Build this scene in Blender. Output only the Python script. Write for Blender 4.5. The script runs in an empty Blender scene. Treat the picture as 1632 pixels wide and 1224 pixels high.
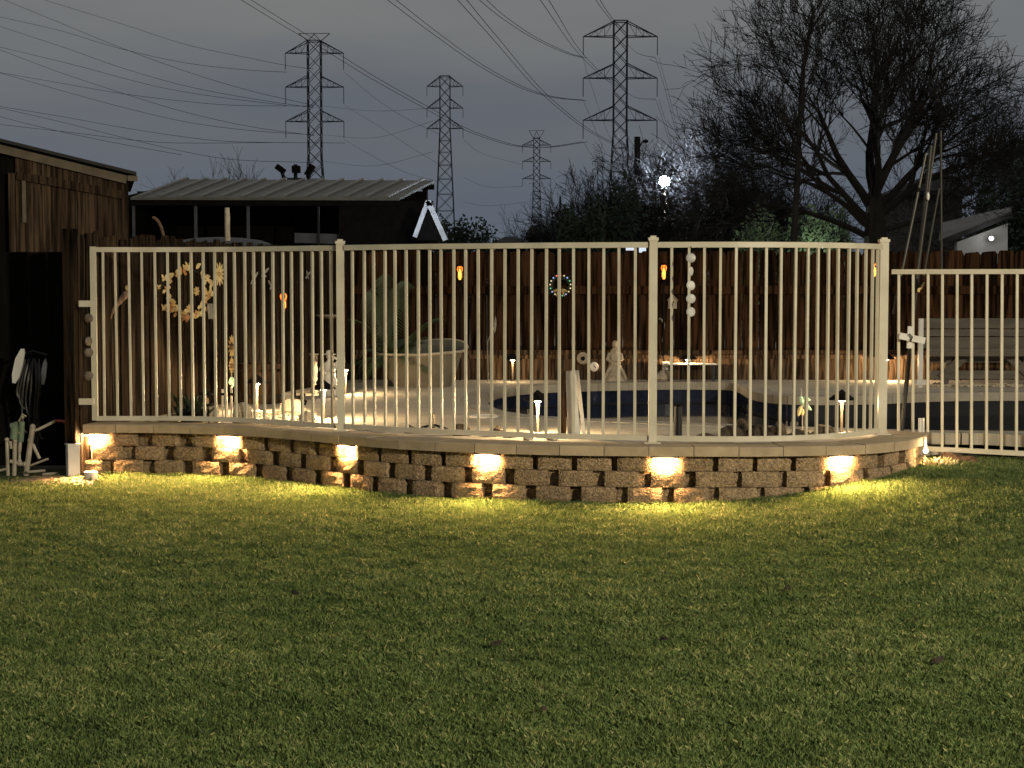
import bpy, math, random
import numpy as np
from mathutils import Vector, Matrix, noise
from mathutils.geometry import tessellate_polygon
random.seed(7); rng = np.random.default_rng(7)
S = bpy.context.scene; COL = S.collection
V = Vector; PI = math.pi
# ------------------------------------------------------------------ camera
F = 2750.0; CX, CY, HY, H = 816.0, 612.0, 450.0, 1.42
PIT = math.atan((CY-HY)/F)
cam = bpy.data.cameras.new('camera'); co = bpy.data.objects.new('camera', cam); COL.objects.link(co)
cam.sensor_width = 36; cam.lens = 36*F/1632; cam.clip_start = .1; cam.clip_end = 6000
co.location = (0, 0, H); co.rotation_euler = (PI/2-PIT, 0, 0); S.camera = co
# ------------------------------------------------------------------ night sky
W = bpy.data.worlds.new('World'); S.world = W; W.use_nodes = True
nt = W.node_tree; N = nt.nodes; L = nt.links
bg = N['Background']; bg.inputs[1].default_value = 1.24
tc = N.new('ShaderNodeTexCoord'); sp = N.new('ShaderNodeSeparateXYZ'); L.new(tc.outputs['Generated'], sp.inputs[0])
mp = N.new('ShaderNodeMapping'); mp.inputs['Scale'].default_value = (3, 3, 14); L.new(tc.outputs['Generated'], mp.inputs[0])
nz = N.new('ShaderNodeTexNoise'); nz.inputs['Scale'].default_value = 1.3; nz.inputs['Detail'].default_value = 4; nz.inputs['Roughness'].default_value = .5
L.new(mp.outputs[0], nz.inputs['Vector'])
ma = N.new('ShaderNodeMath'); ma.operation = 'MULTIPLY_ADD'; ma.inputs[1].default_value = .13; L.new(nz.outputs[0], ma.inputs[0])
mz = N.new('ShaderNodeMath'); mz.operation = 'ADD'; mz.inputs[1].default_value = -.065; L.new(sp.outputs[2], mz.inputs[0]); L.new(mz.outputs[0], ma.inputs[2])
rp = N.new('ShaderNodeValToRGB'); L.new(ma.outputs[0], rp.inputs[0])
e = rp.color_ramp.elements
e[0].position = 0; e[0].color = (.086, .103, .130, 1)
e[1].position = .19; e[1].color = (.165, .168, .164, 1)
for p_, c_ in ((.05, (.088, .102, .128, 1)), (.10, (.104, .114, .130, 1)), (.145, (.138, .144, .148, 1))):
    q = rp.color_ramp.elements.new(p_); q.color = c_
L.new(rp.outputs[0], bg.inputs[0])
# light of the house behind the camera that lights lawn and fence
def area_light(name, loc, target, energy, color, sx, sy=None, spread=PI):
    l = bpy.data.lights.new(name, 'AREA'); l.energy = energy; l.color = color; l.size = sx; l.spread = spread
    if sy: l.shape = 'RECTANGLE'; l.size_y = sy
    o = bpy.data.objects.new(name, l); COL.objects.link(o); o.location = loc
    o.rotation_euler = (V(target)-V(loc)).to_track_quat('-Z', 'Y').to_euler(); return o
area_light('house_light', (8.4, -2.0, 5.0), (.2, 11, .3), 2050, (1.0, .89, .66), .35, .25)
def point_light(name, loc, energy, color, r=.03):
    l = bpy.data.lights.new(name, 'POINT'); l.energy = energy; l.color = color; l.shadow_soft_size = r
    o = bpy.data.objects.new(name, l); COL.objects.link(o); o.location = loc; return o
S.view_settings.view_transform = 'Standard'; S.view_settings.look = 'None'
S.view_settings.exposure = 0; S.view_settings.gamma = 1; S.view_settings.use_curve_mapping = False
S.render.engine = 'CYCLES'
cy = S.cycles; cy.use_denoising = True; cy.max_bounces = 6; cy.diffuse_bounces = 3; cy.glossy_bounces = 3
cy.sample_clamp_indirect = 4; cy.sample_clamp_direct = 0; cy.caustics_reflective = False; cy.caustics_refractive = False
WARM = (1, .70, .36); ORANGE = (1, .56, .23)
# ------------------------------------------------------------------ picture <-> world
def ray(px, py):
    u = -(py-CY)/F; r = (px-CX)/F
    return r, math.cos(PIT)+u*math.sin(PIT), -math.sin(PIT)+u*math.cos(PIT)
def P(px, py, d):
    r, fy, fz = ray(px, py); t = d/fy; return V((r*t, d, H+fz*t))
def G(px, py, z):
    r, fy, fz = ray(px, py); t = (z-H)/fz; return V((r*t, fy*t, z))
def X(px, d): return (px-CX)/F*d
def interp(x, pts):
    return float(np.interp(x, [p[0] for p in pts], [p[1] for p in pts]))
def cr(pts, n):
    pts = [V(p) for p in pts]; out = []
    e = [pts[0]*2-pts[1]]+pts+[pts[-1]*2-pts[-2]]
    for i in range(1, len(e)-2):
        a, b, c, d = e[i-1:i+3]
        for k in range(n):
            t = k/n
            out.append(.5*((2*b)+(c-a)*t+(2*a-5*b+4*c-d)*t*t+(3*b-a-3*c+d)*t**3))
    out.append(pts[-1].copy()); return out
def ss(a, b, x):
    t = np.clip((x-a)/(b-a), 0, 1); return t*t*(3-2*t)
def lawn_z(x, y): return .17*ss(1.0, 2.9, x)*ss(8.8, 11.4, y)
# ------------------------------------------------------------------ materials
MATS = {}
def mat(name, c1, c2=None, rough=.7, scale=8, stretch=(1, 1, 1), bump=0, bscale=None, metal=0, vary=0, detail=5, spec=.3, bdist=.01, sharp=.18):
    m = bpy.data.materials.new(name); m.use_nodes = True; t = m.node_tree; n = t.nodes; l = t.links
    b = n['Principled BSDF']; b.inputs['Roughness'].default_value = rough; b.inputs['Metallic'].default_value = metal
    b.inputs['Specular IOR Level'].default_value = spec
    c2 = c2 or tuple(x*.7 for x in c1)
    ge = n.new('ShaderNodeNewGeometry'); mp = n.new('ShaderNodeMapping'); mp.inputs['Scale'].default_value = stretch
    oi = n.new('ShaderNodeObjectInfo')
    ad = n.new('ShaderNodeVectorMath'); ad.operation = 'ADD'; l.new(ge.outputs['Position'], ad.inputs[0])
    sc = n.new('ShaderNodeVectorMath'); sc.operation = 'SCALE'; sc.inputs['Scale'].default_value = 13.7
    cb = n.new('ShaderNodeCombineXYZ'); l.new(oi.outputs['Random'], cb.inputs[0]); l.new(oi.outputs['Random'], cb.inputs[2])
    l.new(cb.outputs[0], sc.inputs[0]); l.new(sc.outputs[0], ad.inputs[1]); l.new(ad.outputs[0], mp.inputs[0])
    nz = n.new('ShaderNodeTexNoise'); nz.inputs['Scale'].default_value = scale; nz.inputs['Detail'].default_value = detail
    l.new(mp.outputs[0], nz.inputs['Vector'])
    rp = n.new('ShaderNodeValToRGB'); rp.color_ramp.elements[0].position = .5-sharp; rp.color_ramp.elements[1].position = .5+sharp
    rp.color_ramp.elements[0].color = (*c2, 1); rp.color_ramp.elements[1].color = (*c1, 1)
    l.new(nz.outputs[0], rp.inputs[0]); out = rp.outputs[0]
    if vary:
        hs = n.new('ShaderNodeHueSaturation'); mr = n.new('ShaderNodeMapRange')
        mr.inputs[3].default_value = 1-vary; mr.inputs[4].default_value = 1+vary
        l.new(oi.outputs['Random'], mr.inputs[0]); l.new(mr.outputs[0], hs.inputs['Value']); l.new(out, hs.inputs['Color']); out = hs.outputs[0]
    l.new(out, b.inputs['Base Color'])
    if bump:
        n2 = n.new('ShaderNodeTexNoise'); n2.inputs['Scale'].default_value = bscale or scale*3; n2.inputs['Detail'].default_value = 4
        l.new(mp.outputs[0], n2.inputs['Vector'])
        bp = n.new('ShaderNodeBump'); bp.inputs['Strength'].default_value = bump; bp.inputs['Distance'].default_value = bdist
        l.new(n2.outputs[0], bp.inputs['Height']); l.new(bp.outputs[0], b.inputs['Normal'])
    MATS[name] = m; return m
def emit(name, c, s):
    m = bpy.data.materials.new(name); m.use_nodes = True; b = m.node_tree.nodes['Principled BSDF']
    b.inputs['Base Color'].default_value = (*c, 1); b.inputs['Emission Color'].default_value = (*c, 1); b.inputs['Emission Strength'].default_value = s
    MATS[name] = m; return m
M = MATS
mat('cream', (.58, .53, .405), (.46, .415, .31), .45, 5, bump=.05, bscale=80)
mat('block', (.43, .305, .18), (.15, .104, .058), .95, 62, bump=1.0, bscale=90, vary=.16, detail=9, bdist=.02)
mat('core', (.10, .075, .045), None, .95, 30, bump=.6)
mat('cap', (.40, .31, .20), (.30, .23, .145), .9, 9, bump=.25, bscale=160, vary=.10, detail=8)
mat('oldwood', (.035, .024, .0155), (.003, .002, .0013), .9, 3.2, (11, 11, .6), .8, 6, vary=.40, detail=10, sharp=.09, spec=.04)
mat('redwood', (.046, .022, .011), (.006, .003, .0015), .85, 3.0, (9, 9, .5), .7, 6, vary=.40, detail=10, sharp=.09, spec=.04)
mat('kickwood', (.105, .066, .040), (.020, .012, .007), .85, 3.4, (10, 10, .8), .7, 7, vary=.4, detail=10, sharp=.09, spec=.04)
mat('shedwood', (.082, .054, .034), (.024, .016, .010), .9, 3.0, (11, 11, .6), .8, 7, vary=.35, detail=10, sharp=.09, spec=.04)
mat('shedtrim', (.15, .12, .085), (.10, .08, .055), .85, 3, (3, 3, 3), .2)
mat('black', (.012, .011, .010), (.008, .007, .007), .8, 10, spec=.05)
mat('blackshadewood', (.007, .006, .005), (.004, .0035, .003), .9, 4, (9, 9, .8), .3, spec=.05)  # near-black wood; carries the shade painted on the left edge fence
mat('darkmetal', (.03, .03, .032), None, .5, 10, metal=.6)
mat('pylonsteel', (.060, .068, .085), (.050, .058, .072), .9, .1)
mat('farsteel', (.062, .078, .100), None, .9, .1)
mat('wirealu', (.040, .045, .055), None, .9, .1)
mat('barnroof', (.19, .18, .155), (.14, .132, .115), .6, 2.5, bump=.1)
mat('barnrib', (.27, .255, .225), None, .5, 3)
mat('greypost', (.12, .12, .13), None, .6, 5)
mat('paleblue', (.75, .78, .85), None, .5, 5)
mat('bark', (.022, .019, .017), (.012, .010, .009), .95, 12, (1, 1, .3), .6)
mat('twig', (.022, .020, .019), (.014, .013, .012), .95, 6)
mat('twiggrey', (.055, .055, .058), (.032, .032, .035), .95, 6)
mat('leafdark', (.030, .045, .024), (.016, .024, .013), .7, 4, vary=.1)
mat('leafgreen', (.085, .115, .060), (.045, .062, .035), .7, 3)
mat('palmleaf', (.065, .095, .040), (.035, .05, .022), .5, 8)
mat('deck', (.47, .42, .33), (.38, .335, .26), .85, 2.2, (1, 3.5, 1), .25, 120, detail=9)
mat('coping', (.36, .32, .255), (.27, .24, .19), .8, 7, bump=.2)
mat('tile', (.014, .020, .045), (.008, .011, .028), .15, 12, vary=.35, spec=.5)
mat('poolwall', (.012, .013, .016), None, .7, 6)
mat('white', (.72, .69, .62), (.60, .57, .50), .6, 9, bump=.1)
mat('whitepaint', (.62, .60, .55), (.50, .48, .43), .5, 6)
mat('stone', (.40, .34, .26), (.26, .22, .16), .9, 18, bump=.5, bdist=.02)
mat('darkrock', (.090, .066, .045), (.036, .026, .018), .95, 16, bump=.8, bdist=.03, vary=.25)
mat('palerock', (.62, .55, .42), (.42, .36, .26), .9, 16, bump=.5, bdist=.02, vary=.2)
mat('redrock', (.22, .12, .07), (.10, .055, .03), .95, 20, bump=.9, bdist=.03)
mat('gold', (.62, .44, .17), (.40, .26, .10), .5, 22, metal=.0, spec=.5)
mat('orangeleaf', (.55, .28, .10), (.36, .16, .06), .5, 20)
mat('creamleaf', (.74, .58, .28), (.52, .38, .17), .5, 20)
mat('greyleaf', (.34, .32, .27), (.22, .20, .17), .6, 20)
mat('mintleaf', (.40, .62, .42), (.30, .48, .33), .5, 20)
mat('brownlizard', (.25, .15, .09), (.12, .07, .045), .7, 24)
mat('pvc', (.42, .37, .28), (.26, .22, .16), .5, 14)
mat('valvegreen', (.17, .22, .14), (.11, .14, .09), .5, 12)
mat('redhose', (.42, .08, .07), None, .5, 10)
mat('hose', (.060, .055, .050), None, .45, 20)
mat('darkred', (.25, .04, .03), None, .6, 10)
mat('dirt', (.30, .22, .14), (.18, .13, .08), .95, 9, bump=.6)
mat('soil', (.075, .06, .035), (.045, .036, .02), .95, 14, bump=.6)
mat('thatch', (.075, .085, .030), (.040, .048, .018), .95, 22, bump=.9, bscale=140)
mat('shell', (.60, .58, .53), (.42, .40, .36), .4, 26, vary=.15)
mat('darkshell', (.16, .13, .10), (.08, .065, .05), .5, 40)
mat('housewall', (.085, .068, .05), None, .9, 2)
mat('houseroof', (.035, .033, .032), (.022, .02, .02), .9, 3)
mat('greyroof', (.20, .185, .175), (.13, .12, .115), .9, 1.5)
mat('benchwood', (.125, .11, .09), (.08, .07, .058), .8, 3, (.8, 6, 6), .3, vary=.12)
mat('wreathgreen', (.03, .05, .03), None, .7, 20)
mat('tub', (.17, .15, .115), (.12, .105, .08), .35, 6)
mat('tubinsideshade', (.095, .095, .075), (.06, .06, .048), .4, 6)  # darker than the tub: shade inside it is put into the colour
mat('stemtan', (.15, .12, .085), (.11, .085, .058), .6, 9)
emit('lensglow', (1, .72, .42), 16)
emit('bulbglow', (1, .80, .52), 14)
emit('whiteglow', (1, .93, .80), 8)
emit('flame', (1, .20, .02), 2.2)
emit('flamecore', (1, .36, .05), 3.2)
emit('streetglow', (.80, .90, 1.0), 60)
emit('yardglow', (.95, .97, 1.0), 7); emit('windowglow', (.72, .82, 1.0), .75)
mat('dimwall', (.33, .32, .30), (.24, .235, .22), .9, 3)
mat('deadleaf', (.030, .022, .014), (.014, .010, .007), .9, 30)
emit('redled', (1, .16, .12), 1.3); emit('blueled', (.35, .45, 1), 1.0); emit('greenled', (.2, .8, .4), .5); emit('ambled', (1, .75, .45), .7)
# ------------------------------------------------------------------ mesh builder (world coordinates)
class MB:
    def __init__(s): s.v = []; s.f = []; s.sm = False
    def add(s, vs, fs):
        o = len(s.v); s.v += [tuple(v) for v in vs]; s.f += [tuple(i+o for i in f) for f in fs]; return s
    def box(s, c, d, rz=0, rx=0, ry=0):
        h = [x/2 for x in d]; R = Matrix.Rotation(rz, 3, 'Z') @ Matrix.Rotation(ry, 3, 'Y') @ Matrix.Rotation(rx, 3, 'X')
        vs = [V(c)+R @ V((a*h[0], b*h[1], z*h[2])) for z in (-1, 1) for a, b in ((-1, -1), (1, -1), (1, 1), (-1, 1))]
        return s.add(vs, [(3, 2, 1, 0), (4, 5, 6, 7), (0, 1, 5, 4), (1, 2, 6, 5), (2, 3, 7, 6), (3, 0, 4, 7)])
    def bar(s, a, b, w, t=None, up=(0, 0, 1)):      # rectangular bar between two points
        a = V(a); b = V(b); d = (b-a).normalized(); u = V(up)
        if abs(d.dot(u)) > .98: u = V((0, 1, 0))
        x = d.cross(u).normalized()*(w/2); y = x.cross(d).normalized()*((t or w)/2)
        vs = [p+i*x+j*y for p in (a, b) for i, j in ((-1, -1), (1, -1), (1, 1), (-1, 1))]
        return s.add(vs, [(3, 2, 1, 0), (4, 5, 6, 7), (0, 1, 5, 4), (1, 2, 6, 5), (2, 3, 7, 6), (3, 0, 4, 7)])
    def tube(s, pts, r, n=8, cap=True):
        pts = [V(p) for p in pts]; k = len(pts)
        rr = r if isinstance(r, (list, tuple)) else [r]*k
        vs = []; prev = None
        for i in range(k):
            d = (pts[min(i+1, k-1)]-pts[max(i-1, 0)])
            d = d.normalized() if d.length > 1e-9 else V((0, 0, 1))
            if prev is None:
                u = V((0, 0, 1)) if abs(d.z) < .9 else V((1, 0, 0))
                x = d.cross(u).normalized()
            else:
                x = prev-d*prev.dot(d); x = x.normalized() if x.length > 1e-6 else d.orthogonal().normalized()
            prev = x; y = d.cross(x)
            for j in range(n):
                a = 2*PI*j/n; vs.append(pts[i]+(x*math.cos(a)+y*math.sin(a))*rr[i])
        fs = [(i*n+j, i*n+(j+1) % n, (i+1)*n+(j+1) % n, (i+1)*n+j) for i in range(k-1) for j in range(n)]
        if cap: fs += [tuple(range(n-1, -1, -1)), tuple((k-1)*n+j for j in range(n))]
        s.sm = True; return s.add(vs, fs)
    def lathe(s, prof, c=(0, 0, 0), n=16, sy=1, tilt=None):
        c = V(c); vs = []; k = len(prof)
        for r, z in prof:
            for j in range(n):
                a = 2*PI*j/n; p = V((r*math.cos(a), r*sy*math.sin(a), z))
                vs.append(c+(tilt @ p if tilt else p))
        fs = [(i*n+j, i*n+(j+1) % n, (i+1)*n+(j+1) % n, (i+1)*n+j) for i in range(k-1) for j in range(n)]
        fs += [tuple(range(n-1, -1, -1)), tuple((k-1)*n+j for j in range(n))]
        s.sm = True; return s.add(vs, fs)
    def ball(s, c, r, n=10, m=6, sc=(1, 1, 1)):
        if not isinstance(r, (int, float)): sc = r; r = 1
        c = V(c); vs = []
        for i in range(m+1):
            a = PI*i/m
            for j in range(n):
                b = 2*PI*j/n; rr = max(math.sin(a), .02)
                vs.append(c+V((rr*math.cos(b)*sc[0], rr*math.sin(b)*sc[1], -math.cos(a)*sc[2]))*r)
        fs = [(i*n+j, i*n+(j+1) % n, (i+1)*n+(j+1) % n, (i+1)*n+j) for i in range(m) for j in range(n)]
        fs += [tuple(range(n-1, -1, -1)), tuple(m*n+j for j in range(n))]
        s.sm = True; return s.add(vs, fs)
    def prism(s, poly, off):           # polygon (3d points) extruded by a vector
        n = len(poly); off = V(off); vs = [V(p) for p in poly]+[V(p)+off for p in poly]
        return s.add(vs, [tuple(range(n-1, -1, -1)), tuple(range(n, 2*n))]+[(i, (i+1) % n, n+(i+1) % n, n+i) for i in range(n)])
    def petal(s, a, b, w, nrm, fold=.25):   # folded leaf between two points
        a = V(a); b = V(b); d = b-a; nrm = V(nrm).normalized(); x = d.cross(nrm).normalized()*w/2
        m = a+d*.5; q = nrm*w*fold; e = a+d*.2; g = a+d*.8
        vs = [a, e+x*.75, m+x, g+x*.6, b, g-x*.6, m-x, e-x*.75, e+q, m+q*1.2, g+q]
        return s.add(vs, [(0, 1, 8), (1, 2, 9, 8), (2, 3, 10, 9), (3, 4, 10), (4, 5, 10), (5, 6, 9, 10), (6, 7, 8, 9), (7, 0, 8)])
    def mesh(s, name, m=None, org=(0, 0, 0)):
        me = bpy.data.meshes.new(name); o = V(org)
        me.from_pydata([V(v)-o for v in s.v], [], s.f)
        if m: me.materials.append(M[m] if isinstance(m, str) else m)
        if s.sm:
            me.polygons.foreach_set('use_smooth', [True]*len(me.polygons))
            try: me.set_sharp_from_angle(angle=math.radians(40))
            except Exception: pass
        me.update(); return me
    def build(s, name, m, parent=None, label=None):
        org = V((0, 0, 0)); q = parent
        while q is not None: org += q.location; q = q.parent
        o = bpy.data.objects.new(name, s.mesh(name, m, org)); COL.objects.link(o); o.parent = parent
        if label: o['label'] = label
        return o
def B(): return MB()
def tag(o, label=None, cat=None, group=None, kind=None):
    for k, v in (('label', label), ('category', cat), ('group', group), ('kind', kind)):
        if v: o[k] = v
    return o
def T(name, label, cat, loc, group=None):
    o = bpy.data.objects.new(name, None); COL.objects.link(o); o.location = loc; o.empty_display_size = .1
    return tag(o, label, cat, group)
def put(me, name, parent, loc, rz=0, sc=(1, 1, 1), rx=0, ry=0):    # a piece that shares mesh data, placed in world coordinates
    o = bpy.data.objects.new(name, me); COL.objects.link(o); o.parent = parent
    org = V((0, 0, 0)); q = parent
    while q is not None: org += q.location; q = q.parent
    o.location = V(loc)-org; o.rotation_euler = (rx, ry, rz); o.scale = sc; return o
def copy_tree(o, parent=None):
    c = o.copy(); COL.objects.link(c); c.parent = parent
    for ch in list(o.children): copy_tree(ch, c)
    return c
def again(o, loc, label, rz=0, sc=1):
    c = copy_tree(o); c.location = loc; c.rotation_euler = (0, 0, rz); c.scale = (sc, sc, sc); c['label'] = label; return c
def single(mb, name, m, label, cat, group=None, base=None):       # a thing that is one mesh with its origin at its base
    vs = mb.v
    org = V(base) if base is not None else V((sum(v[0] for v in vs)/len(vs), sum(v[1] for v in vs)/len(vs), min(v[2] for v in vs)))
    o = bpy.data.objects.new(name, mb.mesh(name, m, org)); COL.objects.link(o); o.location = org
    return tag(o, label, cat, group)
def rockmesh(seed, amp=.3, n=9, m=6):
    b = B(); b.ball((0, 0, 0), 1, n, m)
    b.v = [tuple(V(v)*(1+amp*noise.noise(V(v)*1.3+V((seed*3.1, seed, 0)))+amp*.5*noise.noise(V(v)*3.1+V((0, seed*2.3, seed))))) for v in b.v]
    return b
DZ = .33   # pool deck level
# ------------------------------------------------------------------ ground, lawn
tag(B().add([(-900, -30, -.12), (900, -30, -.12), (900, 2500, -.12), (-900, 2500, -.12)], [(0, 1, 2, 3)]).build('ground', 'soil'), kind='structure')
# wall path from the front top edge of its cap stones (z = .37)
ZC = .37
CAPPX = [(121, 677), (210, 676.5), (300, 678), (400, 682), (509, 690.5), (616, 700), (735, 706), (868, 710), (1014, 712), (1167, 712.5), (1250, 712), (1330, 710.5), (1400, 707.5), (1444, 702), (1470, 695.5), (1480, 689)]
WP = cr([G(x, y, ZC) for x, y in CAPPX], 24)
WL = [0]
for i in range(1, len(WP)): WL.append(WL[-1]+(WP[i]-WP[i-1]).length)
WLEN = WL[-1]
def wall_at(s):
    s = min(max(s, 0), WLEN); i = min(int(np.searchsorted(WL, s, 'right'))-1, len(WP)-2); t = (s-WL[i])/(WL[i+1]-WL[i])
    p = WP[i].lerp(WP[i+1], t); d = (WP[min(i+2, len(WP)-1)]-WP[max(i-1, 0)]); d.z = 0; d.normalize()
    return p, d, V((d.y, -d.x, 0))
def wall_s(px):      # arc length at picture column px
    for i in range(len(WP)-1):
        if CX+F*WP[i+1].x/WP[i+1].y*1.0 > px: return WL[i]
    return WLEN
wx = np.array([p.x for p in WP]); wy = np.array([p.y for p in WP])
lb = B(); nx, ny = 70, 60
for j in range(ny+1):
    for i in range(nx+1):
        x = -6+12*i/nx; y = -8+21.2*j/ny; lb.v.append((x, y, float(lawn_z(x, y))-.012))
lb.f = [(j*(nx+1)+i, j*(nx+1)+i+1, (j+1)*(nx+1)+i+1, (j+1)*(nx+1)+i) for j in range(ny) for i in range(nx)]
tag(lb.build('lawn', 'thatch'), kind='structure')
# grass blades as one mass
NB = 1120000; NS = 860000
gy = 4.3+8.5*rng.random(NB)**1.0; gx = (rng.random(NB)*2-1)*(.31*gy+.15)
sd = np.sign(gx[NS:]+1e-9); gx[NS:] = sd*((.31*gy[NS:]+.15)+1.9*rng.random(NB-NS)**1.4)      # the lawn goes on at both sides
front = np.where((gx > wx[0]) & (gx < wx[-1]), np.interp(gx, wx, wy)+.015, np.where(gx < wx[0], 12.55+.1*np.sin(gx*9), 12.15))
keep = gy < front
dirt = (gx < -2.93) & (gy > 12.05+.12*np.sin(gx*7)) & (rng.random(NB) < .8)
keep &= ~dirt
gx, gy = gx[keep], gy[keep]; NB = len(gx)
def fbm(x, y):
    return (np.sin(x*2.1+1.3*np.sin(y*1.7))+np.sin(y*3.3+1.1*np.sin(x*2.9+1))+.7*np.sin(x*6.7+y*4.1+2*np.sin(y*2.2))+.5*np.sin(x*13.1-y*9.7+np.sin(x*5)))/3.2
fn = fbm(gx, gy); fine = fbm(gx*7.3+3, gy*6.1+1)
hh = (.024+.018*rng.random(NB))*(1+.18*fn+.28*fine)
az = rng.random(NB)*2*PI; lean = .08+.62*rng.random(NB)**1.3
gz = lawn_z(gx, gy)-.012
bx, by = np.cos(az), np.sin(az); wd = .0014+.0010*rng.random(NB)+.0012*(np.abs(gx) > .31*gy+.15)
faz = az+rng.normal(0, .9, NB); fx, fy_ = -np.sin(faz), np.cos(faz)
vv = np.zeros((NB, 4, 3), np.float32)
vv[:, 0] = np.stack([gx-bx*wd, gy-by*wd, gz], 1); vv[:, 1] = np.stack([gx+bx*wd, gy+by*wd, gz], 1)
mx, my, mzz = gx+fx*hh*lean*.35, gy+fy_*hh*lean*.35, gz+hh*.62
vv[:, 2] = np.stack([mx+bx*wd*.9, my+by*wd*.9, mzz], 1)
vv[:, 3] = np.stack([gx+fx*hh*lean, gy+fy_*hh*lean, gz+hh*(1.05-.45*lean)], 1)
me = bpy.data.meshes.new('grass'); me.vertices.add(NB*4); me.vertices.foreach_set('co', vv.ravel())
idx = np.arange(NB)[:, None]*4; tri = np.concatenate([idx+np.array([[0, 1, 2]]), idx+np.array([[0, 2, 3]])], 1).astype(np.int32).ravel()
me.loops.add(len(tri)); me.loops.foreach_set('vertex_index', tri)
me.polygons.add(NB*2); me.polygons.foreach_set('loop_start', np.arange(0, NB*6, 3, dtype=np.int32))
at = me.attributes.new('tone', 'FLOAT', 'POINT')
tone = np.clip(0.46+.22*rng.normal(size=NB)+.12*fn+.13*fine, 0, 1); at.data.foreach_set('value', np.repeat(tone, 4).astype(np.float32))
me.update(calc_edges=True); me.validate()
gm = bpy.data.materials.new('grassblade'); gm.use_nodes = True; n = gm.node_tree.nodes; l = gm.node_tree.links; b = n['Principled BSDF']
a = n.new('ShaderNodeAttribute'); a.attribute_name = 'tone'; rp = n.new('ShaderNodeValToRGB'); l.new(a.outputs['Fac'], rp.inputs[0])
r = rp.color_ramp.elements; r[0].color = (.034, .056, .016, 1); r[1].color = (.40, .39, .17, 1); q = r.new(.45); q.color = (.104, .158, .046, 1); q = r.new(.74); q.color = (.185, .228, .078, 1)
l.new(rp.outputs[0], b.inputs['Base Color']); b.inputs['Roughness'].default_value = .6; b.inputs['Specular IOR Level'].default_value = .25
tb = n.new('ShaderNodeBsdfTranslucent'); mxs = n.new('ShaderNodeMixShader'); mxs.inputs[0].default_value = .38; l.new(rp.outputs[0], tb.inputs[0])
l.new(b.outputs[0], mxs.inputs[1]); l.new(tb.outputs[0], mxs.inputs[2]); l.new(mxs.outputs[0], n['Material Output'].inputs[0])
me.materials.append(gm); go = bpy.data.objects.new('grass', me); COL.objects.link(go)
tag(go, 'short mown lawn grass in front of the low block wall', kind='stuff')
# ------------------------------------------------------------------ retaining wall
wall = T('retaining_wall', 'low curved wall of rough tan concrete blocks under flat cap stones', 'garden wall', wall_at(WLEN/2)[0]*1)
wall.location.z = 0
BH = .1025
def blockmesh(seed, w, dep, flat=False):
    b = B(); nx, nz = 6, 4
    for j in range(nz+1):
        for i in range(nx+1):
            u = i/nx; v = j/nz; x = (u-.5)*w; z = v*(BH-.003)
            edge = min(u, 1-u)*nx; ez = min(v, 1-v)*nz
            out = .010*noise.noise(V((x*22+seed*7, z*22, seed)))+.007*noise.noise(V((x*55, z*55+seed, seed*3)))
            out += .011*min(edge, 1)+.007*min(ez, 1)-.012
            b.v.append((x+.004*noise.noise(V((x*30, z*30, seed+9))), -out, z))
    k = nx+1
    b.f = [(j*k+i, j*k+i+1, (j+1)*k+i+1, (j+1)*k+i) for j in range(nz) for i in range(nx)]
    o = len(b.v); wb = w*.72
    b.v += [(-wb/2, dep, 0), (wb/2, dep, 0), (wb/2, dep, BH-.003), (-wb/2, dep, BH-.003)]
    b.f += [tuple([o, *[i for i in range(nx, -1, -1)][::-1], o+1][::-1]), tuple([*[nz*k+i for i in range(nx+1)], o+2, o+3]),
            tuple([*[j*k for j in range(nz+1)], o+3, o]), tuple([*[j*k+nx for j in range(nz, -1, -1)], o+1, o+2])]
    return b.mesh('block', 'block')
BLK = [blockmesh(i, .222, .17) for i in range(5)]
BLW = [blockmesh(10+i, .243, .17) for i in range(3)]
FIL = [blockmesh(20+i, .175, .10) for i in range(3)]
LIGHTPX = [152, 360, 545, 776, 1064, 1350]
lights_s = [wall_s(x) for x in LIGHTPX]
s_right = wall_s(1115); k0 = 0
def course(c):       # centres of the proud blocks and of the recessed ones between them
    if c < 2:
        n = int((WLEN-.04)/.30); bl = [.07+(c % 2)*.15+.30*i for i in range(n+1)]
        return [q for q in bl if q < WLEN-.02], [q+.15 for q in bl if q+.15 < WLEN-.03]
    bl, fl_ = [], []; edge = .088+.108; ends = [0-.196+.10]+lights_s+[WLEN+.10]
    for u, w in zip(ends[:-1], ends[1:]):
        u += edge; w -= edge
        if w < u: continue
        n = max(1, round((w-u)/.30))
        if u == ends[0]+edge and False: continue
        q = [u+(w-u)*i/n for i in range(n+1)]; bl += q; fl_ += [(g+h)/2 for g, h in zip(q[:-1], q[1:])]
    return [q for q in bl if .04 < q < WLEN-.02], [q for q in fl_ if .04 < q < WLEN-.02]
for c in range(3):
    z = .002+c*BH; back = .058-.010*(2-c)
    proud, rec = course(c)
    for s in proud:
        p, d, nn = wall_at(s); j = random.uniform(-.007, .007)
        put(random.choice(BLW if s > s_right and c < 2 else BLK), 'block', wall, V((p.x, p.y, z))-nn*(back+j), math.atan2(d.y, d.x)+random.uniform(-.05, .05))
    for s in rec:
        p, d, nn = wall_at(s); dep = .060 if s > s_right else .078
        put(random.choice(FIL), 'block', wall, V((p.x, p.y, z))-nn*(back+dep+random.uniform(-.01, .01)), math.atan2(d.y, d.x)+random.uniform(-.05, .05))
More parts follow.
